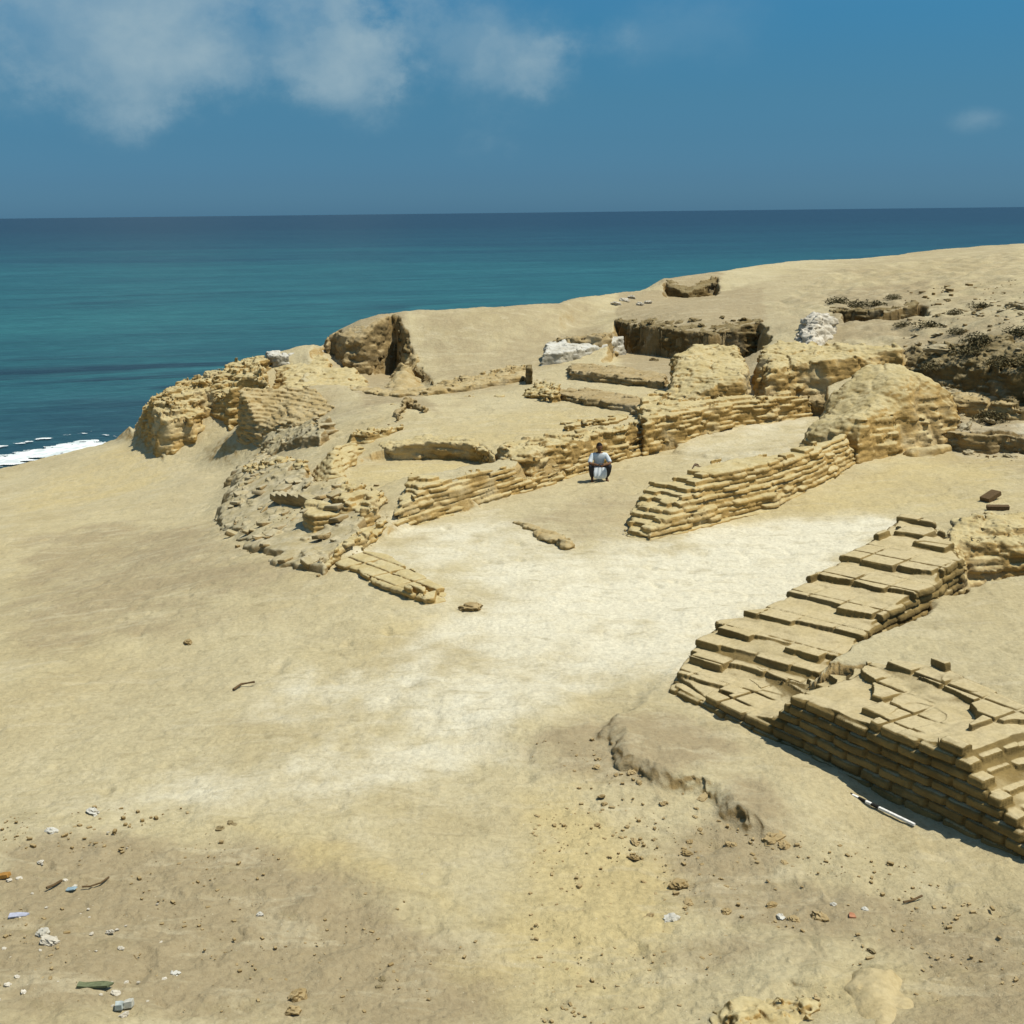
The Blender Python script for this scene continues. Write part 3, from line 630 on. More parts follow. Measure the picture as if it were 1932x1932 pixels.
# ------------------------------------------------------------------ near brick platform and its shadowed face
M['sandfill'] = mat_mud('blown_sand', (0.48, 0.40, 0.225), (0.44, 0.355, 0.185), (0.40, 0.28, 0.11), 5)
def platform():
    r = empty('mud_brick_platform', 'broad mud brick platform with a deep shadowed face above the striped measuring rod', 'wall', (*P(1600, 1400, 0), 0))
    foot = [(1260,1313,0),(1412,1388,0),(1535,1448,0),(1650,1504,0),(1760,1558,0),(1932,1643,0),(2150,1750,0),(2400,1650,.8),(2200,1480,.8),(1932,1356,.8),(1800,1292,.8),(1646,1256,.8),(1540,1250,.75),(1440,1240,.5),(1345,1245,.35),(1262,1292,.1)]
    top = [(1262,1308,.12),(1345,1245,.33),(1330,1330,.23),(1400,1372,.27),(1440,1240,.58),(1440,1300,.52),(1448,1380,.42),(1475,1345,.72),(1492,1328,.80),(1560,1342,.82),(1623,1369,.86),(1678,1396,.9),(1714,1390,1.0),(1777,1432,1.02),(1791,1464,.85),(1827,1491,.76),(1859,1527,.62),(1868,1573,.42),(1932,1612,.32),(2100,1720,.25),
           (1540,1255,.74),(1600,1290,.86),(1700,1330,.95),(1646,1260,.95),(1800,1310,1.03),(1880,1400,1.02),(1932,1380,.97),(1932,1480,.85),(1932,1550,.58),(2200,1500,.9)]
    a = ang_px((1410,1397), (1755,1569))
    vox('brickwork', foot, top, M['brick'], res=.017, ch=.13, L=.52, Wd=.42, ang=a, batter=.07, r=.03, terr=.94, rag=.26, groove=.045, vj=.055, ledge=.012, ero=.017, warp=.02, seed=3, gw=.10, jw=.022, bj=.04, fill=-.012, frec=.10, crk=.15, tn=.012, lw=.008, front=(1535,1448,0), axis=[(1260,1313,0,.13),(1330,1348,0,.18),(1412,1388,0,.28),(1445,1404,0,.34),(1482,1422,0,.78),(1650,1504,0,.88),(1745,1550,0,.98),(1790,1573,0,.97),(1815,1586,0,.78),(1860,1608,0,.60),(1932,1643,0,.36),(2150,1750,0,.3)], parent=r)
    for c in r.children: c.matrix_parent_inverse = Matrix.Translation(-r.location)
    return r
def wall_thing(name, label, cat, foot, top, ang, mat, **kw):
    return tag(vox(name, foot, top, mat, ang=ang, **kw), label, cat)
platform()
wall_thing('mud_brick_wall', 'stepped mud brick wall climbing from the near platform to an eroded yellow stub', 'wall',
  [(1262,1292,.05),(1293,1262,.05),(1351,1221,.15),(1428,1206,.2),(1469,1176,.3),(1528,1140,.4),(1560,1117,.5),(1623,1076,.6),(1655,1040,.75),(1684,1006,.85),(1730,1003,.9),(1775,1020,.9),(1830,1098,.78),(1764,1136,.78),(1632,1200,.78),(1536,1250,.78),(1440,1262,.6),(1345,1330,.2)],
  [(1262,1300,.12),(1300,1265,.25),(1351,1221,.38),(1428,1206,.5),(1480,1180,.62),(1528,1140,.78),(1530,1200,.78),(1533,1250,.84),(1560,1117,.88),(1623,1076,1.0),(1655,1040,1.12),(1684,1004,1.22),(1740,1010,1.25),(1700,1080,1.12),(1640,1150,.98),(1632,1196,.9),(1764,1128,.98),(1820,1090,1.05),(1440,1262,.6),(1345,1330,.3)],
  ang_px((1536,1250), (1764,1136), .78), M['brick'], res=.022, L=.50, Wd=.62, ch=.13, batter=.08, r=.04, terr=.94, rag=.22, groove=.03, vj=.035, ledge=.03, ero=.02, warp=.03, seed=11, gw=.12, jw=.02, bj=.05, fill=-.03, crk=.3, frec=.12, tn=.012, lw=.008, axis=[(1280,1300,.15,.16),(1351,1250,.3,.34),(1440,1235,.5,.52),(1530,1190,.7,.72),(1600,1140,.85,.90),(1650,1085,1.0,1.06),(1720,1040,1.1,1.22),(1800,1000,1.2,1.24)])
def E(name, label, cat, *a, **k):
    return tag(vox(name, *a, **k), label, cat)
E('wall_stub', 'eroded yellow earth stub running right from the top of the near stepped wall', 'wall',
  [(1730,1060,.85),(1764,1130,.78),(1800,1112,.78),(1835,1090,.8),(1850,1072,.8),(1932,1068,.8),(2100,1060,.8),(2100,1010,.8),(1932,1002,.8),(1780,1008,.85)],
  [(1740,1010,1.25),(1765,1080,1.05),(1800,1100,.95),(1800,1050,1.15),(1850,1020,1.2),(1932,1030,1.15),(2050,1020,1.1)], M['ochre'], res=.03, ch=.13, L=.4, ang=.1, batter=.25, terr=.25, rag=.8, groove=.02, ledge=.12, ero=.08, warp=.25, r=.15, seed=5)

# ------------------------------------------------------------------ middle: stepped wall with the big mound at its end
FC = W3([(1169,1011,0),(1231,1020,0),(1364,983,0),(1476,954,.05),(1560,915,.1),(1625,876,.15)])[:, :2]; DC = FC.mean(0)/np.linalg.norm(FC.mean(0))
wall_thing('mud_brick_wall', 'mud brick wall rising in steps from its low ragged left end to the rounded mound', 'wall',
  np.vstack([FC, FC[::-1]+DC*2.9]),
  [(1169,1008,.06),(1231,1008,.14),(1215,960,.3),(1262,905,.55),(1290,950,.5),(1300,975,.32),(1364,935,.5),(1364,965,.3),(1422,884,.5),(1476,915,.5),(1476,940,.28),(1563,862,.5),(1560,895,.4),(1625,850,.45)],
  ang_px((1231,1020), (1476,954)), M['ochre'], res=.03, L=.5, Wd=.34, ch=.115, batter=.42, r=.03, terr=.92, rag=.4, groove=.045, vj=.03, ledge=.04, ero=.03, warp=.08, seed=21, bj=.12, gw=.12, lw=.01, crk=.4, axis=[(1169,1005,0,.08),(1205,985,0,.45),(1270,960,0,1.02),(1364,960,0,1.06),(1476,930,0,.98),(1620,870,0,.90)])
r = E('rounded_wall_stump', 'tall rounded weathered mound of yellow brick earth with a dark hole at its foot', 'ruin',
  [(1500,850,.2),(1522,862,.2),(1563,866,.2),(1615,874,.2),(1650,868,.2),(1720,843,.35),(1774,824,.5),(1815,812,.6),(1826,792,.7),(1780,786,.8),(1700,778,.8),(1600,790,.5),(1530,820,.3)],
  [(1496,852,.5),(1518,812,.85),(1530,850,.65),(1560,796,1.0),(1587,780,1.2),(1620,755,1.55),(1590,840,.8),(1640,835,.85),(1660,728,1.95),(1690,718,2.1),(1730,738,1.85),(1762,762,1.5),(1795,790,1.05),(1815,802,.85),(1720,800,1.1),(1640,790,1.4),(1780,815,.75)],
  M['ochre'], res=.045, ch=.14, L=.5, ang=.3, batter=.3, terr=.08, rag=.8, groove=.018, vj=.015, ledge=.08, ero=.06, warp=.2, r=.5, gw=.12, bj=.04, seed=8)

# ------------------------------------------------------------------ long wall left of the man
wall_thing('mud_brick_wall', 'long low coursed mud brick wall running up behind the crouching man from the rubble on the left', 'wall',
  [(604,1077,0),(650,1052,0),(698,1030,0),(745,1006,0),(870,966,0),(979,932,0),(1057,907,0),(1104,891,0),(1208,860,.05),(1276,838,.1),(1283,800,.5),(1208,815,.6),(1057,862,.5),(973,885,.5),(838,928,.4),(758,938,.3),(738,985,.2),(690,1000,.1),(640,1020,.05)],
  [(604,1074,.06),(650,1045,.12),(698,1020,.14),(730,1000,.2),(752,940,.5),(760,980,.4),(838,922,.72),(850,955,.4),(870,955,.25),(973,880,.75),(979,915,.4),(1057,858,.7),(1060,890,.3),(1104,880,.25),(1208,812,.75),(1208,845,.3),(1276,830,.3),(1283,798,.78)],
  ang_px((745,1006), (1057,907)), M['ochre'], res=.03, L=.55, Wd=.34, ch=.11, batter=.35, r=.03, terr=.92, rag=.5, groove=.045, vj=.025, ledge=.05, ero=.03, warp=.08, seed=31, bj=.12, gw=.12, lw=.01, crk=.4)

M['bank'] = mat_mud('bank_earth', (0.36, 0.30, 0.17), (0.22, 0.17, 0.08), (0.15, 0.11, 0.045), 5, .5, .12)
M['rubble'] = mat_mud('rubble_earth', (0.46, 0.405, 0.26), (0.37, 0.31, 0.17), (0.28, 0.20, 0.09), 6)
# ------------------------------------------------------------------ ruins on the cliff edge, back walls, baulks
E('ruined_wall', 'jagged layered ruin standing on the cliff edge at the far left above the surf', 'ruin',
  [(250,808,-2.9),(268,842,-2.2),(290,850,-2.1),(323,848,-2.0),(380,828,-1.6),(392,806,-1.4),(425,812,-1.3),(462,800,-1.1),(476,768,.0),(520,745,.2),(520,700,.6),(498,676,.9),(445,688,.55),(417,712,.2),(345,730,-.3),(301,760,-.8),(262,784,-1.8)],
  [(252,786,-1.25),(262,812,-1.5),(275,764,-.6),(301,758,-.4),(300,800,-.9),(330,825,-1.4),(345,770,-.5),(345,725,.05),(380,790,-.9),(400,712,.35),(417,745,-.1),(445,682,.85),(450,722,.55),(480,740,.35),(498,672,1.0),(505,752,.2)],
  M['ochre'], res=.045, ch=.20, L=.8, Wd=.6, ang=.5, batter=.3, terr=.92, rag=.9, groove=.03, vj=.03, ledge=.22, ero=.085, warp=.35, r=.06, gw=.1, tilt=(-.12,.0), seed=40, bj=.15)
E('broken_wall_end', 'layered brick wall end right of the cliff edge ruin, beside a pale hollow', 'ruin',
  [(440,842,-1.3),(480,846,-1.15),(528,835,-.8),(580,800,-.1),(640,775,.2),(600,758,.25),(540,758,.15),(500,764,.1),(468,772,-.1),(462,800,-.9)],
  [(468,775,.15),(500,768,.2),(480,800,-.3),(540,775,.2),(520,820,-.4),(470,830,-.7),(590,772,.25),(630,768,.35),(560,790,.0)], M['earth'], res=.045, ch=.12, L=.5, Wd=.4, ang=.3, batter=.15, terr=.6, rag=.6, groove=.06, ledge=.08, ero=.05, tilt=(.12,0), seed=41, bj=.10, gw=.12)
E('ruined_wall', 'sloping face of tilted mud brick layers left of the sunken yellow pit', 'wall',
  [(590,906,-.1),(612,916,-.1),(650,910,-.05),(668,886,0),(690,866,.05),(706,862,.05),(704,836,.5),(684,822,.6),(640,826,.6),(600,850,.35),(580,875,.1)],
  [(592,880,.15),(620,845,.5),(640,828,.72),(682,822,.75),(700,832,.72),(610,900,.12),(640,870,.42),(650,900,.18),(670,860,.5),(690,850,.62)], M['ochre'], res=.035, ch=.12, L=.45, Wd=.35, ang=1.05, batter=1.2, terr=.3, rag=.3, groove=.045, ledge=.05, ero=.03, warp=.05, tilt=(.05,.05), seed=42, bj=.08, gw=.12)
E('rubble_mound', 'low mound of broken bricks and crusted earth at the lower left of the ruins', 'rubble',
  [(400,985,-.9),(440,1010,-.7),(480,1050,-.3),(560,1080,-.1),(604,1082,0),(650,1050,.05),(700,1015,.1),(690,985,.15),(640,940,.1),(600,905,.1),(560,880,-.2),(500,850,-.8),(440,880,-1.2),(425,930,-1.1)],
  [(420,985,-.75),(450,990,-.5),(460,940,-.45),(520,975,-.2),(560,955,-.02),(590,935,.18),(560,900,.12),(520,870,-.2),(480,890,-.6),(500,1050,-.12),(560,1065,.02),(540,1010,.0),(600,1060,.12),(620,1010,.14),(650,985,.32),(690,1000,.35),(640,960,.3),(460,1020,-.4)],
  M['rubble'], res=.04, ch=.12, L=.5, Wd=.36, ang=.9, batter=.5, terr=.6, rag=.8, fill=-.01, frec=.1, groove=.03, ledge=.12, ero=.07, warp=.45, r=.15, seed=43, bj=.10)
E('brick_block', 'long brick block with clear layers lying in front of the dark holes', 'block',
  [(568,1004,.0),(590,1014,.0),(645,1004,.05),(640,984,.15),(600,970,.2),(572,975,.15)],
  [(570,978,.42),(592,985,.40),(645,975,.45),(640,968,.5),(600,964,.5)], M['ochre'], res=.03, ch=.12, L=.5, Wd=.4, ang=.15, batter=.05, terr=.6, rag=.2, groove=.035, ledge=.02, ero=.025, warp=.03, seed=44, bj=.04, gw=.12)
E('broken_wall_end', 'cracked brick wall stump between two dark jagged holes left of the long wall', 'wall',
  [(640,990,.1),(668,1004,.1),(700,1004,.1),(728,978,.15),(738,950,.3),(700,930,.3),(640,925,.2),(620,955,.2)],
  [(640,965,.5),(668,985,.45),(700,985,.45),(728,955,.55),(735,940,.6),(700,915,.6),(640,925,.45)], M['ochre'], res=.035, ch=.12, L=.45, Wd=.35, ang=.95, batter=.15, terr=.8, rag=.9, groove=.03, ledge=.1, ero=.05, warp=.25, seed=45, bj=.10, gw=.12)
wall_thing('street_block', 'low broken brick block lying in the white sand left of centre', 'wall',
  [(629,1078,-.1),(662,1092,-.1),(700,1112,-.1),(800,1152,-.1),(846,1142,-.08),(843,1124,-.08),(790,1092,-.05),(735,1058,-.05),(690,1050,-.05),(650,1060,-.05)],
  [(632,1066,.12),(662,1085,.14),(700,1095,.16),(800,1143,.12),(840,1134,.06),(790,1085,.12),(735,1055,.12),(690,1048,.12)],
  ang_px((700,1112), (800,1152)), M['ochre'], res=.022, L=.85, Wd=.42, ch=.11, batter=.1, r=.05, terr=.9, rag=.5, groove=.03, vj=.05, jw=.03, ledge=.05, ero=.03, warp=.08, lw=.005, seed=51)
E('wall_stub', 'short crumbled brick stub half buried at the upper edge of the white sand', 'wall',
  [(960,988,0),(1000,1012,-.02),(1040,1030,-.02),(1066,1042,-.02),(1084,1036,-.02),(1070,1016,0),(1020,1000,0),(980,984,0)],
  [(965,986,.12),(1000,1004,.15),(1050,1020,.24),(1080,1028,.2),(1030,1002,.12)], M['earth'], res=.03, ch=.10, L=.4, Wd=.3, ang=-.8, batter=.2, terr=.6, rag=.9, groove=.02, ledge=.08, ero=.06, warp=.15, seed=52)

def section(name, label, front, depth, mat, **k):
    f = W3(front)[:, :2]; c = f.mean(0); dr = c/np.linalg.norm(c); back = f[::-1]+dr*depth
    fr = f-dr*.12
    return tag(vox(name, np.vstack([fr, back]), None, mat, **k), label, 'earth bank')
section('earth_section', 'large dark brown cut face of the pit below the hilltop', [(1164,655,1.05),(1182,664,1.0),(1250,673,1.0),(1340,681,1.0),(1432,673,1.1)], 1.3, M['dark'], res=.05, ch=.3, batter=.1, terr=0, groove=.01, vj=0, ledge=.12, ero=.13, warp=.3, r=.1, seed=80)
section('earth_section', 'brown cut face curving under the ridge at the section cut, left of the shadowed corner', [(610,662,1.2),(628,670,.95),(650,692,.6),(691,708,.25),(743,703,.12)], 1.3, M['brownface'], res=.055, ch=.3, batter=.12, terr=0, groove=.02, vj=0, ledge=.1, ero=.10, warp=.2, r=.15, seed=81)
section('earth_section', 'shadowed cut face right of the corner of the section cut', [(743,703,.12),(775,715,.2),(800,723,.3),(822,736,.4)], 1.0, M['dark'], res=.05, ch=.3, batter=.15, terr=0, groove=.02, vj=0, ledge=.1, ero=.10, warp=.2, r=.15, seed=82)  # darker earth than the left face, its shade put into the colour
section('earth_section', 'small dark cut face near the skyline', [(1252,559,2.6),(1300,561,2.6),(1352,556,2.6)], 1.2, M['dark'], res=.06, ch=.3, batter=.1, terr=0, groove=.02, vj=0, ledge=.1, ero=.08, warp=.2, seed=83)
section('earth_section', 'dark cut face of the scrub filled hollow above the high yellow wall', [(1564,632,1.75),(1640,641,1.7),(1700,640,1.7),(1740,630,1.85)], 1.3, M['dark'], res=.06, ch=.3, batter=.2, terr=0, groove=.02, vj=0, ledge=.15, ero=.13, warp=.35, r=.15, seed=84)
section('earth_section', 'undercut yellow earth face behind the sunken yellow pit floor', [(704,862,.05),(740,868,.05),(800,864,.05),(872,870,.05),(906,874,.1),(930,892,.15)], .9, M['ochre'], res=.035, ch=.2, batter=-.15, terr=0, groove=.02, vj=0, ledge=.1, ero=.07, warp=.15, r=.05, seed=85)
section('earth_section', 'low brown step at the lower left edge of the bright sunken room', [(1276,850,.12),(1380,868,.15)], .3, M['brownface'], res=.035, ch=.15, batter=.1, terr=0, groove=.02, vj=0, ledge=.05, ero=.04, warp=.08, seed=86) if False else None
# back walls
E('ruined_wall', 'yellow earth wall face with a pale crumbling top, left of the vertical crack', 'wall',
  [(1256,764,.9),(1300,768,.9),(1350,767,.9),(1415,763,.9),(1417,735,1.1),(1400,712,1.2),(1300,712,1.15),(1262,728,1.1)],
  [(1260,705,1.75),(1275,735,1.35),(1300,682,2.1),(1330,678,2.1),(1375,684,2.0),(1415,690,1.95),(1415,705,1.85)], M['ochre'], res=.045, ch=.15, L=.5, ang=0., batter=.10, terr=.35, rag=.5, groove=.02, ledge=.08, ero=.07, warp=.15, r=.2, seed=60, bj=.05)
E('ruined_wall', 'high yellow earth wall face with rounded dusty top, right of the vertical crack', 'wall',
  [(1422,762,.9),(1480,757,.9),(1540,750,.95),(1620,742,1.0),(1705,738,1.0),(1712,705,1.5),(1690,680,1.9),(1600,672,2.0),(1500,680,1.8),(1424,712,1.2)],
  [(1424,688,1.98),(1440,680,2.08),(1500,670,2.2),(1540,662,2.3),(1600,658,2.35),(1640,655,2.4),(1690,664,2.3),(1500,690,2.0),(1640,690,2.05),(1700,690,1.9)], M['ochre'], res=.05, ch=.2, L=.6, ang=0., batter=.22, terr=.3, rag=.5, groove=.02, vj=.01, ledge=.14, ero=.08, warp=.3, r=.2, seed=61)
E('earth_baulk', 'upper brown earth step below the white slab wall', 'wall',
  [(1070,716,.92),(1130,723,.92),(1212,733,.92),(1258,738,.95),(1262,712,1.05),(1212,706,1.0),(1130,694,1.05),(1068,694,1.05)],
  [(1072,698,1.28),(1130,704,1.26),(1212,716,1.24),(1255,718,1.25),(1200,700,1.22),(1100,690,1.25)], M['brownface'], res=.04, ch=.12, ang=-.3, batter=.1, terr=.3, rag=.4, groove=.025, ledge=.06, ero=.05, warp=.15, seed=62, bj=.08)
E('earth_baulk', 'lower brown brick step between two pale sandy floors', 'wall',
  [(1050,757,.78),(1110,770,.78),(1190,783,.78),(1215,790,.78),(1225,765,.9),(1190,752,.9),(1110,738,.9),(1052,738,.9)],
  [(1055,744,1.08),(1110,750,1.10),(1190,763,1.12),(1215,766,1.12),(1200,752,1.1),(1100,736,1.05)], M['brownface'], res=.04, ch=.12, ang=-.3, batter=.1, terr=.5, rag=.5, groove=.03, ledge=.06, ero=.05, warp=.15, seed=63, bj=.08)
E('ruined_wall', 'ochre brick wall corner stepping up between the sunken room and the pale shelves', 'wall',
  [(1196,812,.75),(1212,818,.72),(1282,802,.75),(1400,778,.8),(1540,758,.85),(1538,748,.95),(1400,756,.95),(1290,768,.95),(1240,762,.9),(1196,778,.85)],
  [(1198,785,1.1),(1215,800,1.0),(1240,770,1.15),(1282,790,1.0),(1290,768,1.15),(1400,762,1.05),(1400,772,.95),(1536,752,1.0)], M['ochre'], res=.04, ch=.12, ang=.55, batter=.15, terr=.7, rag=.7, groove=.03, ledge=.12, ero=.05, warp=.15, seed=64, bj=.12, gw=.12)
E('low_wall', 'thin low wall line with a dark underside crossing the sand below the section cut', 'wall',
  [(641,750,.35),(690,757,.35),(751,760,.4),(840,750,.5),(935,737,.6),(1000,724,.7),(1000,714,.75),(935,724,.7),(840,737,.6),(751,746,.5),(660,743,.4)],
  [(645,740,.66),(751,747,.68),(840,739,.78),(935,725,.9),(1000,714,1.0)], M['earth'], res=.045, ch=.1, ang=.2, batter=.1, terr=.4, rag=.8, groove=.02, ledge=.08, ero=.06, warp=.2, seed=65)
E('low_wall', 'short crumbled wall remnant with dark lumps in the middle of the sandy terrace', 'wall',
  [(735,806,.6),(760,790,.6),(772,776,.6),(800,790,.6),(810,782,.65),(790,768,.65),(765,768,.6),(745,788,.6)],
  [(740,800,.72),(768,772,.85),(800,778,.82)], M['brownface'], res=.035, ch=.12, L=.35, ang=1., batter=.1, terr=.8, rag=1.2, groove=.02, ledge=.1, ero=.07, warp=.2, seed=66)
E('low_wall', 'low lumpy wall remains crossing the terrace behind the crouching man', 'wall',
  [(935,872,.55),(1010,874,.55),(1040,862,.6),(1130,838,.65),(1215,815,.7),(1215,803,.75),(1130,818,.7),(1010,838,.65),(940,850,.6)],
  [(940,858,.72),(1010,845,.85),(1040,850,.8),(1130,826,.85),(1212,806,.9)], M['ochre'], res=.04, ch=.11, ang=.5, batter=.2, terr=.6, rag=1.1, groove=.03, ledge=.12, ero=.07, warp=.25, r=.12, seed=67, bj=.10)
E('eroded_slope', 'yellow brown layered slope between the cliff edge ruin and the dark section cut', 'slope',
  [(505,735,.25),(560,742,.3),(640,748,.35),(695,735,.35),(690,712,.35),(640,700,.6),(606,668,1.1),(560,668,1.1),(515,690,.75)],
  [(510,728,.4),(560,732,.45),(640,736,.5),(690,722,.48),(640,705,.68),(606,672,1.12),(560,675,1.02),(520,700,.62)], M['ochre'], res=.05, ch=.16, L=.8, Wd=.6, ang=.2, batter=.5, terr=.35, rag=.6, groove=.02, vj=.0, ledge=.12, ero=.07, warp=.5, r=.3, seed=94)
E('low_wall', 'crumbled brick crust along the foot of the smooth ridge slope', 'wall',
  [(822,742,.45),(880,738,.55),(940,724,.7),(985,708,.85),(1000,700,.95),(985,694,1.0),(930,706,.85),(860,720,.65),(820,728,.5)],
  [(825,735,.62),(880,728,.75),(940,714,.92),(990,698,1.12)], M['earth'], res=.04, ch=.1, L=.3, ang=.3, batter=.3, terr=.5, rag=1.3, groove=.02, ledge=.15, ero=.09, warp=.4, r=.1, seed=95)
E('wall_stub', 'lumpy pale wall stub with dark shadows right of the small dark stump', 'wall',
  [(960,757,.65),(1010,762,.7),(1050,768,.75),(1060,745,.85),(1030,728,.95),(1008,730,.9),(990,742,.8)],
  [(970,750,.85),(1010,748,1.0),(1050,752,1.05),(1035,735,1.15),(1010,738,1.05)], M['ochre'], res=.04, ch=.12, L=.35, ang=.3, batter=.3, terr=.6, rag=1.3, groove=.03, ledge=.12, ero=.08, warp=.35, seed=96, bj=.1)
E('low_wall', 'jagged low wall edge with broken bricks along the upper side of the sandy terrace', 'wall',
  [(640,835,.4),(700,830,.45),(740,822,.5),(772,808,.55),(768,800,.6),(735,806,.6),(690,815,.55),(640,818,.5)],
  [(645,826,.62),(700,820,.66),(768,803,.7)], M['ochre'], res=.035, ch=.1, L=.3, ang=.3, batter=.3, terr=.6, rag=1.2, groove=.02, ledge=.12, ero=.07, warp=.3, seed=97)
E('low_wall', 'small ragged ledge on the hillside behind the white plastered wall', 'ledge',
  [(1040,650,1.6),(1100,648,1.7),(1160,640,1.8),(1160,618,2.1),(1100,622,2.0),(1040,632,1.8)],
  [(1045,640,1.85),(1100,634,2.0),(1155,628,2.1)], M['brownface'], res=.05, ch=.15, ang=.1, batter=.5, terr=.3, rag=1.2, groove=.03, ledge=.2, ero=.11, warp=.5, r=.2, seed=99)
E('crusted_ledge', 'grey crusted broken ledge between the layered wall end and the left rubble mound', 'ledge',
  [(470,862,-1.1),(520,862,-.7),(590,852,-.1),(640,820,.3),(610,805,.2),(550,812,-.2),(500,838,-.8)],
  [(480,850,-.75),(530,850,-.4),(590,838,.18),(630,815,.5),(560,820,.12),(510,842,-.55)], M['rubble'], res=.04, ch=.11, L=.4, Wd=.3, ang=.6, batter=.5, terr=.6, rag=1.2, fill=-.02, frec=.1, groove=.02, ledge=.15, ero=.08, warp=.5, seed=100)
E('wall_stub', 'broken brick crest crossing the sand right of the yellow pit', 'wall',
  [(925,862,.55),(960,868,.55),(1000,862,.6),(1012,848,.65),(970,842,.68),(930,850,.6)],
  [(930,852,.78),(965,850,.95),(1005,848,.85)], M['ochre'], res=.035, ch=.1, L=.35, ang=.5, batter=.25, terr=.8, rag=1.0, groove=.03, ledge=.1, ero=.05, warp=.2, bj=.1, seed=101)
E('low_wall', 'second crumbled wall line just below the thin undercut one on the upper terrace', 'wall',
  [(700,778,.4),(770,776,.45),(850,768,.5),(905,760,.55),(960,757,.6),(955,746,.65),(900,748,.6),(840,756,.55),(760,765,.5),(705,767,.45)],
  [(705,770,.52),(770,767,.58),(850,759,.65),(905,751,.68),(955,749,.75)], M['ochre'], res=.04, ch=.1, L=.4, Wd=.3, ang=.15, batter=.4, terr=.6, rag=1.3, groove=.02, ledge=.2, ero=.08, warp=.5, bj=.1, seed=110)
E('low_wall', 'broken stepped wall between the pale sandy floor and the lumpy remains behind the man', 'wall',
  [(1060,815,.68),(1110,812,.7),(1180,800,.72),(1196,792,.75),(1190,780,.8),(1120,788,.8),(1062,798,.78)],
  [(1065,805,.88),(1120,798,.98),(1185,786,1.02)], M['ochre'], res=.035, ch=.11, L=.4, Wd=.3, ang=.2, batter=.2, terr=.8, rag=1.1, groove=.03, ledge=.12, ero=.05, warp=.3, bj=.12, seed=111)
E('broken_wall_end', 'stepped brick corner at the lower left tip of the long wall', 'wall',
  [(600,1080,0),(640,1062,0),(690,1040,0),(725,1022,.05),(712,1008,.1),(670,1018,.1),(620,1045,.05),(592,1068,0)],
  [(602,1070,.10),(640,1050,.20),(690,1026,.28),(718,1010,.34),(660,1024,.25)], M['ochre'], res=.028, ch=.1, L=.42, Wd=.3, ang=.95, batter=.3, terr=.85, rag=.9, groove=.03, ledge=.08, ero=.04, warp=.2, bj=.12, seed=112)
E('layered_crust', 'layered ragged crust on the upper part of the left rubble', 'ruin',
  [(450,905,-1.05),(500,915,-.6),(560,915,-.2),(590,890,.0),(575,870,.0),(520,868,-.4),(465,880,-.9)],
  [(455,892,-.75),(500,898,-.35),(560,895,.15),(580,878,.25),(515,875,-.15)], M['ochre'], res=.035, ch=.11, L=.4, Wd=.3, ang=.7, batter=.4, terr=.8, rag=1.2, groove=.03, ledge=.18, ero=.07, warp=.45, bj=.12, seed=113)
E('sand_heap', 'small yellow heap at the foot of the dark section cut', 'heap',
  [(730,738,.35),(760,742,.35),(800,738,.35),(795,712,.3),(765,704,.2),(735,708,.2)],
  [(738,708,.75),(770,700,.85),(790,712,.6),(760,728,.5)], M['earth'], res=.05, ch=.2, ang=.5, batter=.9, terr=0, groove=.0, vj=0, ledge=.05, ero=.07, warp=.3, r=.4, seed=68)
E('low_wall', 'thick pale wall at the right edge above the bright sunken floor', 'wall',
  [(1742,768,1.0),(1811,785,.8),(1870,789,.8),(1932,795,.8),(2080,805,.8),(2080,775,1.2),(1932,770,1.15),(1850,757,1.1),(1760,737,1.1)],
  [(1750,745,1.4),(1811,765,1.3),(1870,772,1.25),(1932,776,1.25),(2080,785,1.25),(1850,755,1.3),(1760,735,1.4)], M['earth'], res=.04, ch=.13, ang=-.2, batter=.15, terr=.4, rag=.8, groove=.03, ledge=.1, ero=.08, warp=.25, r=.15, seed=69)
E('low_wall', 'brown crumbling wall face right of the mound, below the bright sunken floor', 'wall',
  [(1775,842,.35),(1830,854,.3),(1880,854,.3),(1932,863,.3),(2050,870,.35),(2050,830,.75),(1932,828,.7),(1800,815,.7),(1770,822,.6)],
  [(1782,822,.82),(1830,826,.82),(1880,828,.8),(1932,832,.78),(2050,838,.78),(1800,815,.82)], M['brownface'], res=.035, ch=.11, ang=-.2, batter=.15, terr=.5, rag=1., groove=.03, ledge=.1, ero=.08, warp=.25, r=.1, seed=70, bj=.10)
E('pale_bench', 'pale low ledge of earth at the right foot of the mound', 'ledge',
  [(1700,866,.15),(1760,862,.2),(1800,852,.25),(1826,840,.3),(1800,826,.5),(1740,836,.4),(1700,848,.3)],
  [(1705,850,.35),(1760,840,.45),(1810,832,.5)], M['sandfill'], res=.05, ch=.2, ang=.2, batter=.5, terr=.0, groove=.0, vj=0, ledge=.1, ero=.05, warp=.25, r=.2, seed=71)
E('fallen_slab', 'dark undercut slab of earth leaning left of the mound', 'slab',
  [(1462,760,.6),(1500,780,.4),(1550,786,.35),(1585,778,.5),(1605,762,.8),(1560,748,.9),(1500,744,.9)],
  [(1465,750,.95),(1500,758,.85),(1550,768,.75),(1600,758,1.0),(1540,745,1.0)], M['brownface'], res=.04, ch=.12, ang=-.2, batter=-.15, terr=.3, rag=.6, groove=.03, ledge=.06, ero=.06, warp=.15, seed=72)
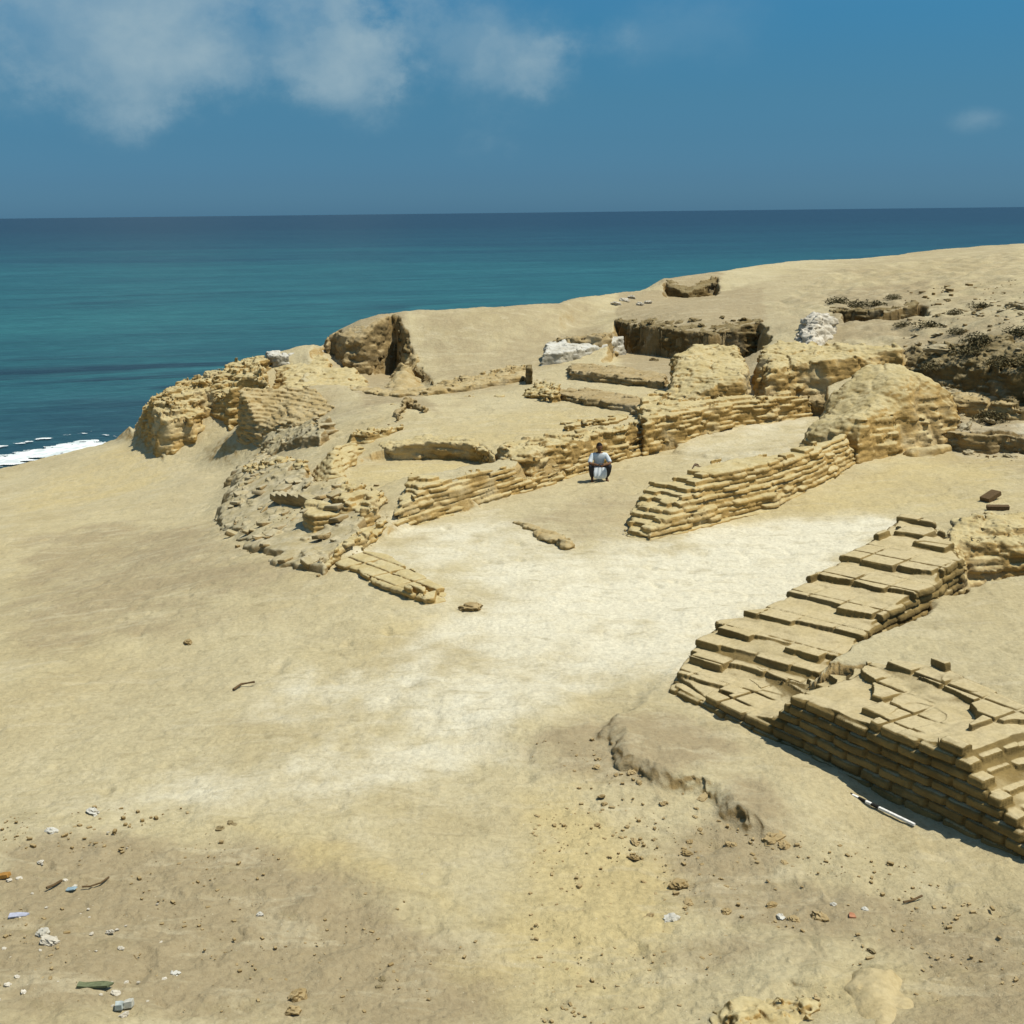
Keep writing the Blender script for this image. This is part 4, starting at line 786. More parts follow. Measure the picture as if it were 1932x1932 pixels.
E('marble_wall', 'white plastered wall top in front of the dark brown pit', 'wall',
  [(1022,682,1.2),(1060,681,1.2),(1120,668,1.3),(1184,656,1.3),(1184,645,1.5),(1120,652,1.4),(1045,662,1.35),(1022,668,1.3)],
  [(1026,670,1.5),(1060,672,1.45),(1120,658,1.55),(1182,647,1.6)], M['stone'], res=.045, ch=.2, ang=.2, batter=.15, terr=.2, rag=.5, groove=.02, ledge=.06, ero=.07, warp=.15, seed=73)
E('wall_post', 'small dark square stump standing on the sand left of the white wall', 'stump',
  [(991,724,.85),(1005,725,.85),(1006,716,.9),(992,715,.9)], [(998,696,1.45)], M['dark'], res=.03, ch=.3, ang=0., batter=.03, terr=.0, groove=.0, vj=0, ledge=.02, ero=.03, warp=.02, seed=74)
E('pale_mound', 'pale rounded crust of earth at the bottom right corner', 'mound',
  [(1590,1932,.2),(1570,1880,.2),(1600,1830,.2),(1680,1815,.2),(1745,1850,.2),(1755,1910,.2),(1720,1990,.3),(1620,1990,.3)],
  [(1600,1900,.38),(1640,1850,.4),(1700,1850,.38),(1680,1920,.45),(1740,1880,.3),(1620,1960,.4)], M['sandfill'], res=.03, ch=.2, ang=0., batter=.5, terr=.0, groove=.0, vj=0, ledge=.05, ero=.035, warp=.12, r=.3, seed=75)
E('crumbled_bank', 'crumbling yellow clod bank beside a dark hole at the bottom edge', 'clods',
  [(1340,1990,.2),(1350,1920,.2),(1440,1890,.2),(1530,1900,.2),(1545,1940,.2),(1540,1990,.2)],
  [(1360,1940,.30),(1440,1905,.32),(1520,1915,.34),(1500,1960,.36)], M['ochre'], res=.02, ch=.08, L=.12, Wd=.1, ang=.4, batter=.3, terr=.4, rag=1.2, groove=.01, vj=.01, ledge=.05, ero=.06, warp=.15, seed=76)

# ------------------------------------------------------------------ loose stones, bricks, bushes
import bmesh
def rock_mesh(name, mat, seed, sub=3, flatz=.6, amp=.5):
    bm = bmesh.new(); bmesh.ops.create_icosphere(bm, subdivisions=sub, radius=1)
    V = np.array([v.co for v in bm.verts]); n = noise(V[:, 0]*1.1+seed*7, V[:, 1]*1.1, V[:, 2]*1.1)*amp+noise(V[:, 0]*2.7, V[:, 1]*2.7+seed*5, V[:, 2]*2.7)*amp*.5+noise(V[:, 0]*6, V[:, 1]*6+seed*5, V[:, 2]*6)*amp*.2
    for v, k in zip(bm.verts, n):
        v.co *= 1+k; v.co.z = max(v.co.z, -.5)*flatz
        v.co = Vector([math.copysign(round(abs(c)*3.2)/3.2*.6+abs(c)*.4, c) for c in v.co])
    me = bpy.data.meshes.new(name); bm.to_mesh(me); bm.free(); me.materials.append(mat)
    for p in me.polygons: p.use_smooth = False
    return me
def gz(x, y): return float(ground(np.array([x]), np.array([y]), True)[0])
M['clod'] = mat_mud('clod_earth', (.40, .31, .16), (.30, .22, .10), (.22, .15, .06), 5)
M['pale'] = mat_mud('pale_rock', (.62, .58, .48), (.5, .46, .36), (.45, .40, .30), 4)
ROCKS = {k: [rock_mesh('rock_'+k, M[k], i+j*10) for i in range(4)] for j, k in enumerate(('clod', 'pale', 'stone', 'dark', 'grey'))}
def rock(name, label, cat, px, py, z, size, k, group=None, zo=.25, stretch=None, i=0):
    o = bpy.data.objects.new(name, ROCKS[k][i % 4]); COL.objects.link(o)
    x, y = P(px, py, z); zz = gz(x, y); s = size/2
    o.scale = (s*(stretch or random.uniform(.9, 1.5)), s, s*random.uniform(.8, 1.1)); o.rotation_euler = (0, 0, random.uniform(0, 6.28) if not stretch else .2)
    o.location = (x, y, max(zz, z-.15)+s*zo); return tag(o, label, cat, group)
for a in [('clod', 'dark clod of earth lying alone below the old trench edge', 'clod', 1281,1664,0,.17,'clod'),
          ('bleached_stone', 'round white bleached stone on the yellow sand near the bottom centre', 'stone', 1269,1741,0,.17,'stone'),
          ('pale_stone', 'small white stone right of the bleached round one, beside dark clods', 'stone', 1473,1736,0,.08,'stone'),
          ('pale_stone', 'small white stone left of the reddish sherd', 'stone', 1572,1715,0,.07,'stone'),
          ('pale_stone', 'small white stone just right of the reddish sherd', 'stone', 1631,1726,0,.07,'stone'),
          ('clod', 'dark clod left of the reddish sherd on brown ground', 'clod', 1545,1741,0,.12,'clod'),
          ('clod', 'small dark clod right of the white stone on brown ground', 'clod', 1498,1743,0,.09,'clod'),
          ('clod', 'small black clod above the pale crust mound', 'clod', 1643,1823,0,.07,'dark'),
          ('clod', 'brown clod at the lower end of the old trench edge', 'clod', 1458,1581,0,.2,'clod'),
          ('clod', 'brown clod among crumbs beside the lower end of the trench edge', 'clod', 1478,1592,0,.12,'clod'),
          ('flat_stone', 'flat dark stone lying on the white sand below the broken brick block', 'stone', 888,1155,-.1,.32,'clod'),
          ('pebble', 'lone dark pebble on the open sand at the left', 'stone', 355,1212,-.3,.14,'clod'),
          ('pale_stone', 'white stone right of the gravel patch at the lower left', 'stone', 175,1532,0,.13,'stone'),
          ('pale_stone', 'white stone on the gravel patch at the lower left', 'stone', 97,1573,0,.11,'stone'),
          ('pale_stone', 'white chip alone on the smooth sand left of the yellow ground', 'stone', 795,1657,0,.06,'stone'),
          ('pale_stone', 'white chip between the yellow rod of litter and the bottom clods', 'stone', 328,1836,.2,.10,'stone'),
          ('pale_stone', 'white chip on brown ground below the two dark pebbles', 'stone', 490,1723,.1,.07,'stone'),
          ('pale_stone', 'round white stone left of a tan stone near the left edge', 'stone', 84,1779,.1,.12,'stone'),
          ('tan_stone', 'tan stone right of the round white one near the left edge', 'stone', 97,1799,.1,.14,'pale'),
          ('clod', 'dark pebble left of its twin on yellow ground', 'stone', 416,1568,0,.1,'dark'),
          ('clod', 'dark pebble right of its twin on yellow ground', 'stone', 436,1560,0,.12,'dark'),
          ('clod', 'upper dark clod of a pair at the bottom, left of centre', 'clod', 561,1880,.15,.13,'clod'),
          ('clod', 'lower dark clod of a pair at the bottom, left of centre', 'clod', 554,1908,.15,.12,'clod'),
          ('clod', 'upper small dark clod left of the brown ground edge', 'clod', 721,1847,.1,.08,'dark'),
          ('clod', 'lower small dark clod left of the brown ground edge', 'clod', 715,1862,.1,.07,'dark')]:
    rock(*a[:3], *a[3:8], i=len(a[1]))
E('white_boulder', 'jagged white boulder perched on the cliff edge against the sea', 'boulder', [(498,671,1.0),(512,680,1.0),(545,680,1.0),(560,668,1.1),(545,662,1.2),(505,662,1.2)],
  [(503,658,1.85),(520,650,2.0),(536,640,2.3),(552,654,1.95),(520,668,1.6)], M['stone'], res=.035, ch=.3, L=.5, Wd=.4, ang=.4, batter=-.1, terr=.3, rag=.8, groove=.01, vj=.02, ledge=.06, ero=.07, warp=.15, seed=90)
E('pale_ledge', 'pale crust running right from the white boulder to the ridge', 'ledge', [(560,668,1.1),(600,664,1.2),(612,652,1.4),(570,655,1.4)], [(565,658,1.5),(606,650,1.6)]+[(585,655,1.5)], M['pale'], res=.045, ch=.3, batter=.4, terr=0, groove=0, vj=0, ledge=.1, ero=.07, warp=.2, r=.2, seed=91)
E('white_stone', 'large white weathered stone mass between the dark pit and the dark scrub', 'boulder', [(1494,652,2.05),(1520,662,2.1),(1560,655,2.1),(1582,636,2.2),(1570,622,2.4),(1530,625,2.3),(1500,638,2.2)],
  [(1500,645,2.3),(1530,636,2.45),(1560,622,2.7),(1575,620,2.7),(1530,650,2.25),(1570,642,2.35)], M['pale'], res=.045, ch=.3, L=.7, Wd=.5, ang=.4, batter=.5, terr=.3, rag=.9, groove=.01, vj=.02, ledge=.2, ero=.11, warp=.4, r=.3, seed=92)
E('stony_bank', 'dark crumbling stony bank falling to the pale wall at the right edge', 'earth bank', [(1700,728,1.25),(1760,742,1.2),(1820,752,1.2),(1932,766,1.2),(2060,775,1.2),(2060,660,2.7),(1932,650,2.7),(1850,655,2.5),(1760,660,2.3),(1700,670,2.0)],
  [(1700,680,1.95),(1760,690,2.0),(1850,700,2.05),(1932,706,2.1),(2060,715,2.1),(1760,665,2.3),(1850,660,2.55),(1932,655,2.75),(1710,715,1.5),(2060,660,2.8)], M['bank'], res=.05, ch=.2, L=.4, Wd=.35, batter=.45, terr=.25, rag=1., groove=.02, ledge=.25, ero=.16, warp=.5, r=.15, seed=93)
for i in range(5): rock('slab_fragment', 'pale slab fragment lying behind the white plastered wall', 'stone', 1162+i*15, 584-(i % 3)*4, 2.4, .35, 'pale', 'slab fragments behind the white wall', i=i)
def chip(name, label, cat, px, py, z, pts, h, mat, rot=0):
    """thin irregular scrap with thickness"""
    bm = bmesh.new(); x, y = P(px, py, z)
    vs = [bm.verts.new((a, b, 0)) for a, b in pts]; f = bm.faces.new(vs); r = bmesh.ops.extrude_face_region(bm, geom=[f])
    for v in r['geom']:
        if isinstance(v, bmesh.types.BMVert): v.co.z += h; v.co.x += random.uniform(-.01, .01)
    bmesh.ops.subdivide_edges(bm, edges=bm.edges, cuts=2)
    for v in bm.verts: v.co.z += .02*float(noise(v.co.x*9, v.co.y*9, px))
    bmesh.ops.recalc_face_normals(bm, faces=bm.faces)
    me = bpy.data.meshes.new(name); bm.to_mesh(me); bm.free(); me.materials.append(mat)
    o = bpy.data.objects.new(name, me); COL.objects.link(o); o.location = (x, y, gz(x, y)+.012); o.rotation_euler = (random.uniform(-.1, .1), random.uniform(-.1, .1), rot); return tag(o, label, cat)
sq = lambda a_, b_, k_=.7: sq0(a_*k_, b_*k_)
sq0 = lambda a, b: [(-a/2, -b/2), (a*.45, -b*.55), (a*.55, b*.3), (a*.1, b*.5), (-a*.5, b*.4)]
chip('litter_scrap', 'light blue plastic scrap between two dark sticks at the lower left', 'litter', 135,1674,.1, sq(.14,.12), .01, flat('blue_plastic', (.28,.38,.42)))
chip('litter_scrap', 'pale lilac crumpled scrap at the left edge', 'litter', 36,1730,.15, sq(.26,.10), .015, flat('lilac_paper', (.42,.44,.52)))
chip('litter_scrap', 'orange brown scrap at the left edge above the lilac one', 'litter', 8,1652,.1, sq(.18,.12), .04, flat('orange_scrap', (.38,.20,.05)))
chip('litter_scrap', 'long dull green slatted scrap at the bottom left', 'litter', 178,1856,.3, sq(.42,.11), .02, flat('green_scrap', (.15,.17,.09)))
chip('litter_scrap', 'crumpled pale blue paper at the bottom left, left of the white one', 'litter', 226,1896,.3, sq(.10,.12), .05, flat('blue_paper', (.42,.47,.44)))
chip('litter_scrap', 'crumpled white paper at the bottom left corner of the ground', 'litter', 243,1893,.3, sq(.11,.10), .06, flat('white_paper', (.55,.54,.45)))
chip('pottery_sherd', 'small reddish pottery sherd on the brown ground at the lower right', 'sherd', 1606,1746,0, sq(.09,.09), .03, flat('red_sherd', (.42,.20,.11)))
def tube(pts, rad, name, mat, parent=None, sides=8):
    V = []; F = []; n = len(pts)
    for i, p in enumerate(pts):
        p = Vector(p); d = (Vector(pts[min(i+1, n-1)])-Vector(pts[max(i-1, 0)])).normalized()
        a = d.orthogonal().normalized(); b = d.cross(a); r = rad[i] if hasattr(rad, '__len__') else rad
        for k in range(sides): t = 2*math.pi*k/sides; V.append(tuple(p+a*r*math.cos(t)+b*r*math.sin(t)))
    for i in range(n-1):
        for k in range(sides): F.append([i*sides+k, i*sides+(k+1) % sides, (i+1)*sides+(k+1) % sides, (i+1)*sides+k])
    bm = bmesh.new(); vs = [bm.verts.new(v) for v in V]
    for f in F: bm.faces.new([vs[i] for i in f])
    bm.faces.new(vs[:sides][::-1]); bm.faces.new(vs[-sides:]); me = bpy.data.meshes.new(name); bm.to_mesh(me); bm.free(); me.materials.append(mat)
    o = bpy.data.objects.new(name, me); COL.objects.link(o)
    if parent: o.parent = parent
    return o
M['wood'] = flat('weathered_wood', (.13, .085, .04))
def stick(label, pxs, z, r, dz=.02):
    pts = []
    for a, b in pxs: x, y = P(a, b, z); pts.append((x, y, gz(x, y)+r+dz))
    tag(tube(pts, r, 'stick', M['wood']), label, 'stick')
stick('dark bent twig left of the light blue scrap', [(88,1677),(102,1670),(116,1660)], .1, .014)
stick('dark twig trailing right from the light blue scrap', [(155,1673),(170,1672),(190,1662),(205,1650)], .1, .01)
stick('thin dark twig lying alone on open sand left of the white patch', [(440,1297),(455,1285),(480,1281)], -.1, .02)
stick('small twig with a clod right of the reddish sherd', [(1705,1697),(1722,1692),(1740,1684)], .1, .012)
# two planks and a pick on the upper right ground
def plank(label, px, py, z, l, w, h, rz, tilt, name='wooden_plank'):
    bm = bmesh.new(); bmesh.ops.create_cube(bm, size=1); bmesh.ops.scale(bm, vec=(l, w, h), verts=bm.verts); bmesh.ops.bevel(bm, geom=bm.edges, offset=h*.15, segments=1)
    bmesh.ops.subdivide_edges(bm, edges=[e for e in bm.edges if e.calc_length() > l*.5], cuts=5)
    for v in bm.verts: v.co.z += .03*math.sin(v.co.x*3)
    me = bpy.data.meshes.new(name); bm.to_mesh(me); bm.free(); me.materials.append(M['wood']); o = bpy.data.objects.new(name, me); COL.objects.link(o)
    x, y = P(px, py, z); o.location = (x, y, gz(x, y)+h*.5+abs(math.sin(tilt))*l*.4); o.rotation_euler = (0, tilt, rz); tag(o, label, 'plank')
plank('dark plank propped on its edge on the sand right of the mound', 1868,946,.2,.42,.28,.10,.5,-.25)
plank('dark plank lying flat just below the propped one', 1882,964,.2,.48,.22,.08,-.25,.05)
def pick():
    x, y = P(1325, 884, .1); z = gz(x, y)
    r = empty('pickaxe', 'wooden pickaxe lying on the sand near the stepped wall and sunken room', 'pickaxe', (x, y, z))
    m = flat('bleached_wood', (.30, .22, .13)); iron = flat('rusty_iron', (.12, .08, .05), .6)
    tube([(-.18, .12, .12), (.1, 0, .05), (.42, -.14, .03)], .02, 'handle', m, r)
    tube([(-.30, -.05, .03), (-.22, .06, .12), (-.17, .13, .14), (-.10, .22, .12), (-.02, .32, .03)], [.012, .025, .035, .025, .012], 'head', iron, r)
pick()
# measuring rod at the foot of the platform: black and white bands
def rod():
    a = P(1594, 1502, 0); b = P(1725, 1565, 0); d = np.linalg.norm(b-a); r = empty('measuring_rod', 'black and white banded measuring rod lying at the foot of the brick platform', 'rod', (a[0], a[1], gz(*a)+.03))
    r.rotation_euler = (0, 0, math.atan2(b[1]-a[1], b[0]-a[0])); bl = flat('black_paint', (.02, .02, .02), .5); wh = flat('white_paint', (.78, .78, .74), .5)
    st = [(0, .11, 1), (.11, .20, 0), (.20, .31, 1), (.31, .39, 0), (.39, .50, 1), (.50, 1, 0)]
    for s0, s1, k in st:
        bm = bmesh.new(); bmesh.ops.create_cube(bm, size=1); bmesh.ops.scale(bm, vec=((s1-s0)*d, .032, .028), verts=bm.verts); bmesh.ops.translate(bm, vec=((s0+s1)*.5*d, 0, 0), verts=bm.verts)
        bmesh.ops.bevel(bm, geom=[e for e in bm.edges if abs(e.verts[0].co.x-e.verts[1].co.x) > .01], offset=.006, segments=1)
        me = bpy.data.meshes.new('band'); bm.to_mesh(me); bm.free(); me.materials.append(bl if k else wh); o = bpy.data.objects.new('black_band' if k else 'white_band', me); COL.objects.link(o); o.parent = r
rod()
# fallen bricks in the rubble on the left, stones on the right bank
fb = [bricks_mesh('fallen_brick', [(0, 0, 0, 0, .46, .30, .13, 0, 0)], M['rubble'], None, .03) for i in range(1)][0].data
bpy.data.objects.remove(bpy.data.objects['fallen_brick'])
def scatter(poly, n, fn, z, seed):
    p = W3([(a, b, z) for a, b in poly]); lo = p[:, :2].min(0); hi = p[:, :2].max(0); rr = np.random.default_rng(seed); c = 0
    while c < n:
        q = lo+rr.random(2)*(hi-lo)
        if sdf(q[:1], q[1:], p)[0] > 0: fn(q[0], q[1], rr); c += 1
def surf(x, y, objs):
    z = gz(x, y)
    for o in objs:
        h, l, _, _ = o.ray_cast(Vector((x, y, 20)), Vector((0, 0, -1)))
        if h: z = max(z, l.z)
    return z
bpy.context.view_layer.update()
RUB = [o for o in bpy.data.objects if o.type == 'MESH' and o.name.split('.')[0] in ('earth_section', 'rubble_mound', 'ruined_wall', 'broken_wall_end', 'brick_block', 'low_wall', 'rounded_wall_stump', 'stony_bank')]
def put_brick(x, y, rr):
    o = bpy.data.objects.new('fallen_brick', fb); COL.objects.link(o); s = .35+.6*rr.random(); o.scale = (s, s, s)
    o.rotation_euler = (rr.normal()*.22, rr.normal()*.22, rr.random()*6.28 if rr.random() < .4 else 1.0+rr.normal()*.2); o.location = (x, y, surf(x, y, RUB)+.02)
    tag(o, 'weathered mud brick fallen among the rubble at the left end of the ruins', 'brick', 'fallen bricks in the left rubble')
scatter([(430,1000),(560,1075),(604,1078),(690,1020),(640,950),(560,900),(480,870),(430,900)], 45, put_brick, -.1, 5)
def row_bricks():
    for i in range(6):     # leaning row of tilted bricks
        x, y = P(535+i*11, 935+i*3, .1); o = bpy.data.objects.new('leaning_brick', fb); COL.objects.link(o); o.scale = (2.0, 1.0, 1.1)
        o.rotation_euler = (.1, .18, -.75); o.location = (x, y, surf(x, y, RUB)+.05); tag(o, 'mud brick leaning in a slanted stack on the left rubble mound', 'brick', 'slanted stack of bricks')
row_bricks()
def put_stone(k, lab, grp, s0, s1, name='bank_stone', zo=.2):
    def f(x, y, rr):
        o = bpy.data.objects.new(name, ROCKS[k][rr.integers(4)]); COL.objects.link(o); s = s0+(s1-s0)*rr.random()**2
        o.scale = (s*(.8+.8*rr.random()), s, s*.9); o.rotation_euler = (rr.normal()*.2, rr.normal()*.2, rr.random()*6.28); o.location = (x, y, surf(x, y, RUB)+s*zo); tag(o, lab, 'stone', grp)
    return f
scatter([(1700,668),(1850,655),(1932,640),(2000,700),(1960,765),(1850,752),(1760,735)], 36, put_stone('grey', 'rough stone embedded in the dark stony bank at the right edge', 'stones in the right bank', .10, .30), 1.9, 6)
scatter([(1760,600),(1800,575),(1900,600),(1932,640),(1800,655),(1750,640)], 20, put_stone('dark', 'dark rough clod on the upper right hillside', 'clods on the upper right hillside', .06, .2), 2.8, 7)
scatter([(1180,650),(1300,656),(1420,655),(1430,674),(1340,681),(1190,664)], 30, put_stone('dark', 'dark clod at the foot of the cut face in the large brown pit', 'clods in the brown pit', .06, .16), 1.3, 8)
scatter([(1070,1430),(1250,1420),(1450,1560),(1500,1640),(1640,1740),(1500,1800),(1250,1760),(1120,1600)], 70, put_stone('clod', 'small earth clod strewn below the old trench edge', 'clods strewn at the lower centre', .015, .06, 'clod', .35), 0, 9)
scatter([(40,1540),(220,1540),(300,1680),(330,1932),(0,1932),(0,1620)], 40, put_stone('pale', 'small pale stone strewn on the brown ground at the lower left', 'pale stones at the lower left', .012, .035, 'pale_stone', .3), .2, 10)
def gravel():
    its = []; rr = np.random.default_rng(3)
    for poly, n in [([(0,1520),(420,1520),(900,1760),(960,1932),(0,1960)], 900), ([(1000,1400),(1300,1400),(1932,1760),(1960,1960),(1000,1960)], 1900), ([(450,850),(760,930),(700,1040),(604,1090),(430,1010)], 500), ([(1700,600),(1932,600),(1932,760),(1700,720)], 350)]:
        p = W3([(a, b, 0 if poly[0][1] > 700 else 2) for a, b in poly]); lo = p[:, :2].min(0); hi = p[:, :2].max(0)
        q = lo+rr.random((n*6, 2))*(hi-lo); q = q[(sdf(q[:, 0], q[:, 1], p) > 0)][:n]; q = q[noise(q[:, 0]*.8, q[:, 1]*.8, 60)+rr.normal(size=len(q))*.2 > -.1]
        far_ = np.hypot(q[:, 0], q[:, 1])/15
        z = ground(q[:, 0], q[:, 1], True); s = (.010+.035*rr.random(len(q))**4)*np.maximum(far_, .7)
        for (x, y), a, b in zip(q, z, s): its.append((x, y, a+b*.3, rr.random()*6, b*(1+rr.random()), b, b*.8, 0, 0))
    o = bricks_mesh('gravel', its, M['clod'], None, .006); o['kind'] = 'stuff'; o['label'] = 'scattered grit and crumbs of earth over the sandy ground'; o['category'] = 'gravel'
gravel()
def leaf_bush(n, seed):
    rr = np.random.default_rng(seed); c = rr.normal(size=(n, 3)); c /= np.linalg.norm(c, axis=1)[:, None]; c *= rr.random((n, 1))**.5; c[:, 2] = np.abs(c[:, 2])*.8
    c *= (1+.4*noise(c[:, 0]*2+seed, c[:, 1]*2, c[:, 2]*2))[:, None]; a = rr.normal(size=(n, 3)); a /= np.linalg.norm(a, axis=1)[:, None]; b = np.cross(a, rr.normal(size=(n, 3))); b /= np.linalg.norm(b, axis=1)[:, None]
    s = .06+.06*rr.random((n, 1)); V = np.stack([c-a*s, c+b*s*.5, c+a*s, c-b*s*.5], 1).reshape(-1, 3); return V, np.arange(n*4).reshape(n, 4)
ml = NT('scrub_leaves'); M['leaf'] = ml.out(ml.mix(ml.rng(ml.noise(6), .35, .65), (.055, .05, .022), (.17, .14, .07)))
bushm = []
for i in range(3):
    V, F = leaf_bush(500, i); o = mesh_np('foliage', V, F, M['leaf'], False); bushm.append(o.data); bpy.data.objects.remove(o)
tw = tube([(0, 0, -.2), (.02, 0, .3)], .05, 'stem', M['wood']); twd = tw.data; bpy.data.objects.remove(tw)
def bush(px, py, z, s, i, lab, grp):
    x, y = P(px, py, z); r = empty('scrub_bush', lab, 'bush', (x, y, gz(x, y)), grp); r.location.z = surf(x, y, RUB); r.scale = (s*1.3, s, s*.85); r.rotation_euler = (0, 0, i*1.3)
    for n, d in (('foliage', bushm[i % 3]), ('stem', twd)):
        o = bpy.data.objects.new(n, d); COL.objects.link(o); o.parent = r
rr = np.random.default_rng(12)
ORD = 'first second third fourth fifth sixth seventh eighth ninth tenth eleventh'.split()
for i in range(11):
    t = i/10; bush(1702+t*235+rr.normal()*8, 700+t*45-rr.random()*30+(18 if i % 2 else 0), 1.5+.5*rr.random()-.3*(i % 2), .28+.3*rr.random(), i, 'dark scrub bush on the stony bank at the right edge, %s from the left' % ORD[i], 'scrub along the right bank')
for i in range(5): bush(1580+i*34, 632-rr.random()*22, 2.0, .3+.25*rr.random(), i, 'dark scrub bush in the hollow behind the high yellow wall, %s from the left' % ORD[i], 'scrub in the shaded hollow')
bush(1800,600,2.9,.35,1,'dry scrub tuft on the upper right hillside, left one of two','scrub on the hillside'); bush(1850,590,3.0,.4,2,'dry scrub tuft on the upper right hillside, right one of two','scrub on the hillside')

# ------------------------------------------------------------------ crouching man
def skin(name, verts, edges, radii, mat, parent, sub=2, root=0):
    me = bpy.data.meshes.new(name); me.from_pydata(verts, edges, []); o = bpy.data.objects.new(name, me); COL.objects.link(o)
    o.modifiers.new('s', 'SKIN'); 
    for v, r in zip(me.skin_vertices[0].data, radii): v.radius = r if isinstance(r, tuple) else (r, r)
    me.skin_vertices[0].data[root].use_root = True
    sb = o.modifiers.new('u', 'SUBSURF'); sb.levels = sub; sb.render_levels = sub
    dg = bpy.context.evaluated_depsgraph_get(); m2 = bpy.data.meshes.new_from_object(o.evaluated_get(dg)); bpy.data.objects.remove(o)
    m2.materials.clear(); m2.materials.append(mat)
    for p in m2.polygons: p.use_smooth = True
    o = bpy.data.objects.new(name, m2); COL.objects.link(o); o.parent = parent; return o
def man():
    x, y = P(1130, 907, 0); r = empty('person', 'man crouching on the sand in a pale shirt and dark trousers, forearms on his knees', 'person', (x, y, gz(x, y)))
    r.rotation_euler = (0, 0, -math.atan2(x, y)+.14)
    sk = flat('brown_skin', (.16, .085, .045), .6, .15); sh = flat('pale_shirt', (.60, .66, .68), .9, .15); tr = flat('dark_trousers', (.045, .045, .05), .9); cl = flat('white_cloth', (.66, .72, .76), .9, .12); hr = flat('black_hair', (.015, .012, .01), .6); sn_ = flat('leather_sandal', (.10, .05, .025), .6)
    V = [(0, .12, .26), (0, .06, .42), (0, .0, .58), (.012, -.02, .70), (.012, -.03, .78), (.010, -.045, .82)]; Rr = [(.13, .12), (.12, .10), (.135, .10), (.12, .09), (.05, .05), (.048, .048)]
    Ed = [(0, 1), (1, 2), (2, 3), (3, 4), (4, 5)]
    for s in (-1, 1):
        b = len(V); V += [(s*.13, .05, .27), (s*.22, -.16, .42), (s*.24, -.27, .47), (s*.22, -.17, .26), (s*.19, -.07, .09), (s*.20, -.14, .045), (s*.21, -.24, .03)]
        Rr += [.095, .08, .065, .058, .038, .04, .03]; Ed += [(0, b), (b, b+1), (b+1, b+2), (b+2, b+3), (b+3, b+4), (b+4, b+5), (b+5, b+6)]
        a = len(V); V += [(s*.17, -.02, .69), (s*.245, -.10, .57), (s*.27, -.20, .50), (s*.17, -.31, .51), (s*.08, -.37, .50), (s*.04, -.40, .49)]
        Rr += [.062, .05, .042, .036, .027, (.038, .018)]; Ed += [(3, a), (a, a+1), (a+1, a+2), (a+2, a+3), (a+3, a+4), (a+4, a+5)]
    b = skin('body', V, Ed, Rr, sk, r)
    # head joined as a shaped surface with face
    bm = bmesh.new(); bmesh.ops.create_uvsphere(bm, u_segments=28, v_segments=20, radius=1)
    for v in bm.verts:
        c = v.co; c.x *= .078; c.y *= .098; c.z *= .122
        if c.z < 0: c.x *= 1-.28*(-c.z/.122); 
        if c.y < -.05:
            if abs(c.x) < .016 and -.05 < c.z < .015: c.y -= .022*(1-abs(c.x)/.016)       # nose
            if abs(abs(c.x)-.031) < .014 and abs(c.z-.005) < .014: c.y += .011            # eye sockets
            if abs(c.x) < .03 and abs(c.z+.062) < .010: c.y -= .006                        # lips
        if c.z < -.09 and c.y < 0: c.y -= .008
        v.co = c+Vector((0, -.06, .915))
    me = bpy.data.meshes.new('head'); bm.to_mesh(me); bm.free(); me.materials.append(sk)
    for p in me.polygons: p.use_smooth = True
    o = bpy.data.objects.new('head', me); COL.objects.link(o); o.parent = r
    for s in (-1, 1):
        bm = bmesh.new(); bmesh.ops.create_uvsphere(bm, u_segments=10, v_segments=8, radius=1); bmesh.ops.scale(bm, vec=(.010, .018, .030), verts=bm.verts); bmesh.ops.translate(bm, vec=(s*.078, -.055, .915), verts=bm.verts)
        me = bpy.data.meshes.new('ear'); bm.to_mesh(me); bm.free(); me.materials.append(sk); e = bpy.data.objects.new('ear', me); COL.objects.link(e); e.parent = o
    bm = bmesh.new(); bmesh.ops.create_uvsphere(bm, u_segments=28, v_segments=20, radius=1); bmesh.ops.delete(bm, geom=[v for v in bm.verts if v.co.z < -.25 or (v.co.y < -.35 and v.co.z < .45)], context='VERTS')
    for v in bm.verts:
        k = 1+.05*float(noise(v.co.x*6, v.co.y*6, v.co.z*6)); v.co = Vector((v.co.x*.087*k, v.co.y*.106*k, v.co.z*.134*k))+Vector((0, -.052, .917))
    me = bpy.data.meshes.new('hair'); bm.to_mesh(me); bm.free(); me.materials.append(hr); h = bpy.data.objects.new('hair', me); COL.objects.link(h); h.parent = r
    # hands: five separate fingers, loosely clasped
    for s in (-1, 1):
        for k in range(4):
            bx, bz = s*.035, .515-.017*k; L_ = (.036, .042, .040, .032)[k]
            skin('finger', [(bx, -.405, bz), (bx-s*.012, -.425, bz-.004), (bx-s*(.012+L_*.6), -.432, bz-.010), (bx-s*(.010+L_), -.420, bz-.016)], [(0, 1), (1, 2), (2, 3)], [.009, .0085, .0078, .0065], sk, r, 1)
        skin('thumb', [(s*.06, -.38, .515), (s*.045, -.40, .54), (s*.025, -.41, .552), (s*.008, -.412, .548)], [(0, 1), (1, 2), (2, 3)], [.012, .011, .0095, .008], sk, r, 1)
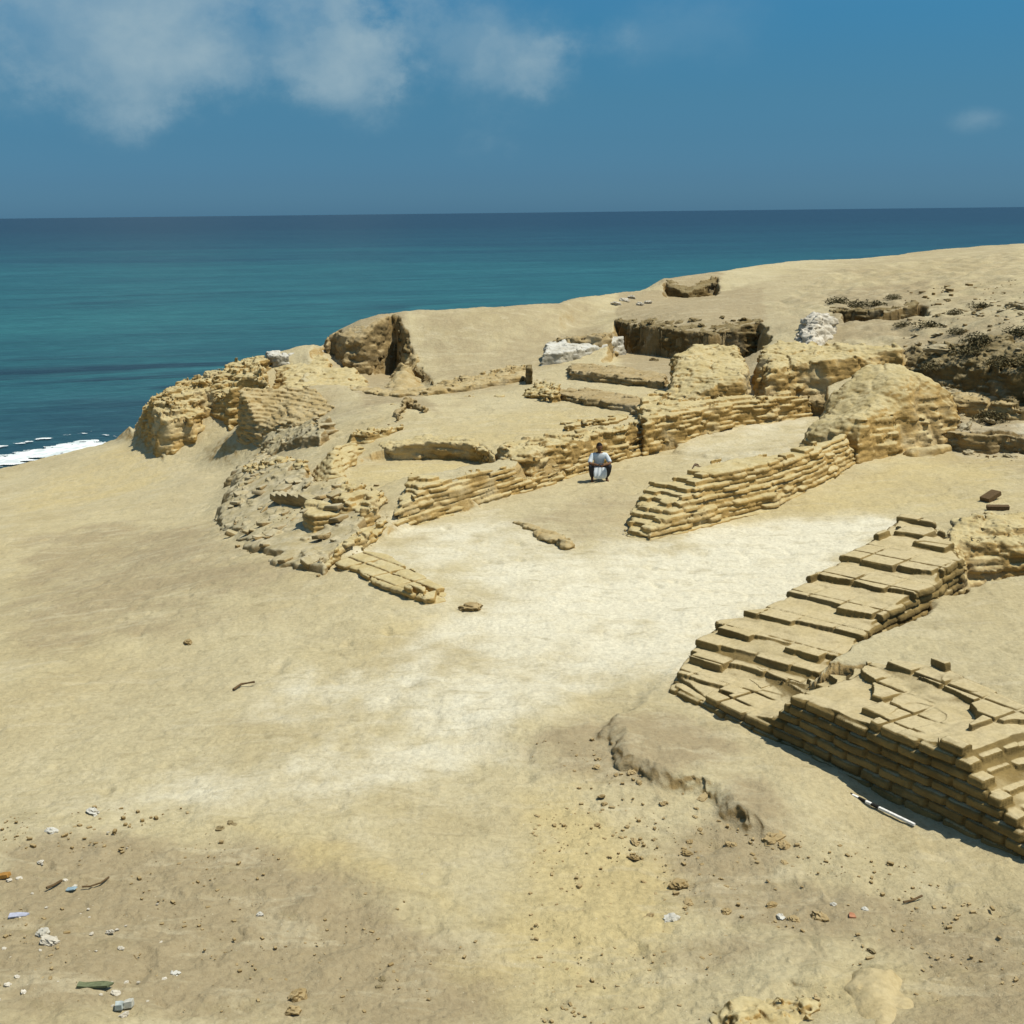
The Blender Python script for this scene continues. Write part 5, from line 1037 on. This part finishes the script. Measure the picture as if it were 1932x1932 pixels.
    # clothes
    V = [(0, .10, .30), (0, .06, .42), (0, .0, .58), (0, -.02, .71), (0, -.025, .765)]; Rr = [(.155, .14), (.145, .125), (.16, .12), (.15, .11), (.065, .06)]; Ed = [(0, 1), (1, 2), (2, 3), (3, 4)]
    for s in (-1, 1):
        a = len(V); V += [(s*.175, -.02, .695), (s*.25, -.10, .57), (s*.272, -.18, .51)]; Rr += [.078, .066, .060]; Ed += [(3, a), (a, a+1), (a+1, a+2)]
    shirt = skin('shirt', V, Ed, Rr, sh, r)
    V = [(0, .12, .25)]; Rr = [(.15, .13)]; Ed = []
    for s in (-1, 1):
        b_ = len(V); V += [(s*.13, .05, .27), (s*.22, -.16, .42), (s*.24, -.275, .465), (s*.22, -.18, .27), (s*.195, -.09, .13)]; Rr += [.11, .095, .080, .078, .062]; Ed += [(0, b_), (b_, b_+1), (b_+1, b_+2), (b_+2, b_+3), (b_+3, b_+4)]
    skin('trousers', V, Ed, Rr, tr, r)
    # white cloth of the long shirt hanging between the knees
    U_, T_ = np.meshgrid(np.linspace(-1, 1, 22), np.linspace(0, 1, 14)); wd = .155+.02*np.sin(T_*3)
    X_ = U_*wd; Z_ = .40-.30*T_-.03*(1-U_**2)*np.sin(T_*3.1)-.05*(U_**2)*(T_ > .5)+.07*U_**2*T_; Y_ = -.22+.10*U_**2*0-.05*np.sin(T_*2.6)+.012*np.sin(U_*11+T_*3)
    V = np.stack([X_, Y_, Z_], 2).reshape(-1, 3); V2 = V+[0, .03, 0]; n = 22; q = []
    for i in range(13):
        for j in range(21): a = i*n+j; q += [[a, a+1, a+n+1, a+n], [a+308+n, a+n+1+308, a+1+308, a+308]]
    mesh_np('hanging_cloth', np.vstack([V, V2]), np.array(q), cl, True, r)
    for s in (-1, 1):
        bm = bmesh.new(); bmesh.ops.create_uvsphere(bm, u_segments=14, v_segments=8, radius=1); bmesh.ops.scale(bm, vec=(.045, .13, .016), verts=bm.verts); bmesh.ops.translate(bm, vec=(s*.205, -.17, .012), verts=bm.verts)
        me = bpy.data.meshes.new('sandal'); bm.to_mesh(me); bm.free(); me.materials.append(sn_); e = bpy.data.objects.new('sandal', me); COL.objects.link(e); e.parent = r
man()
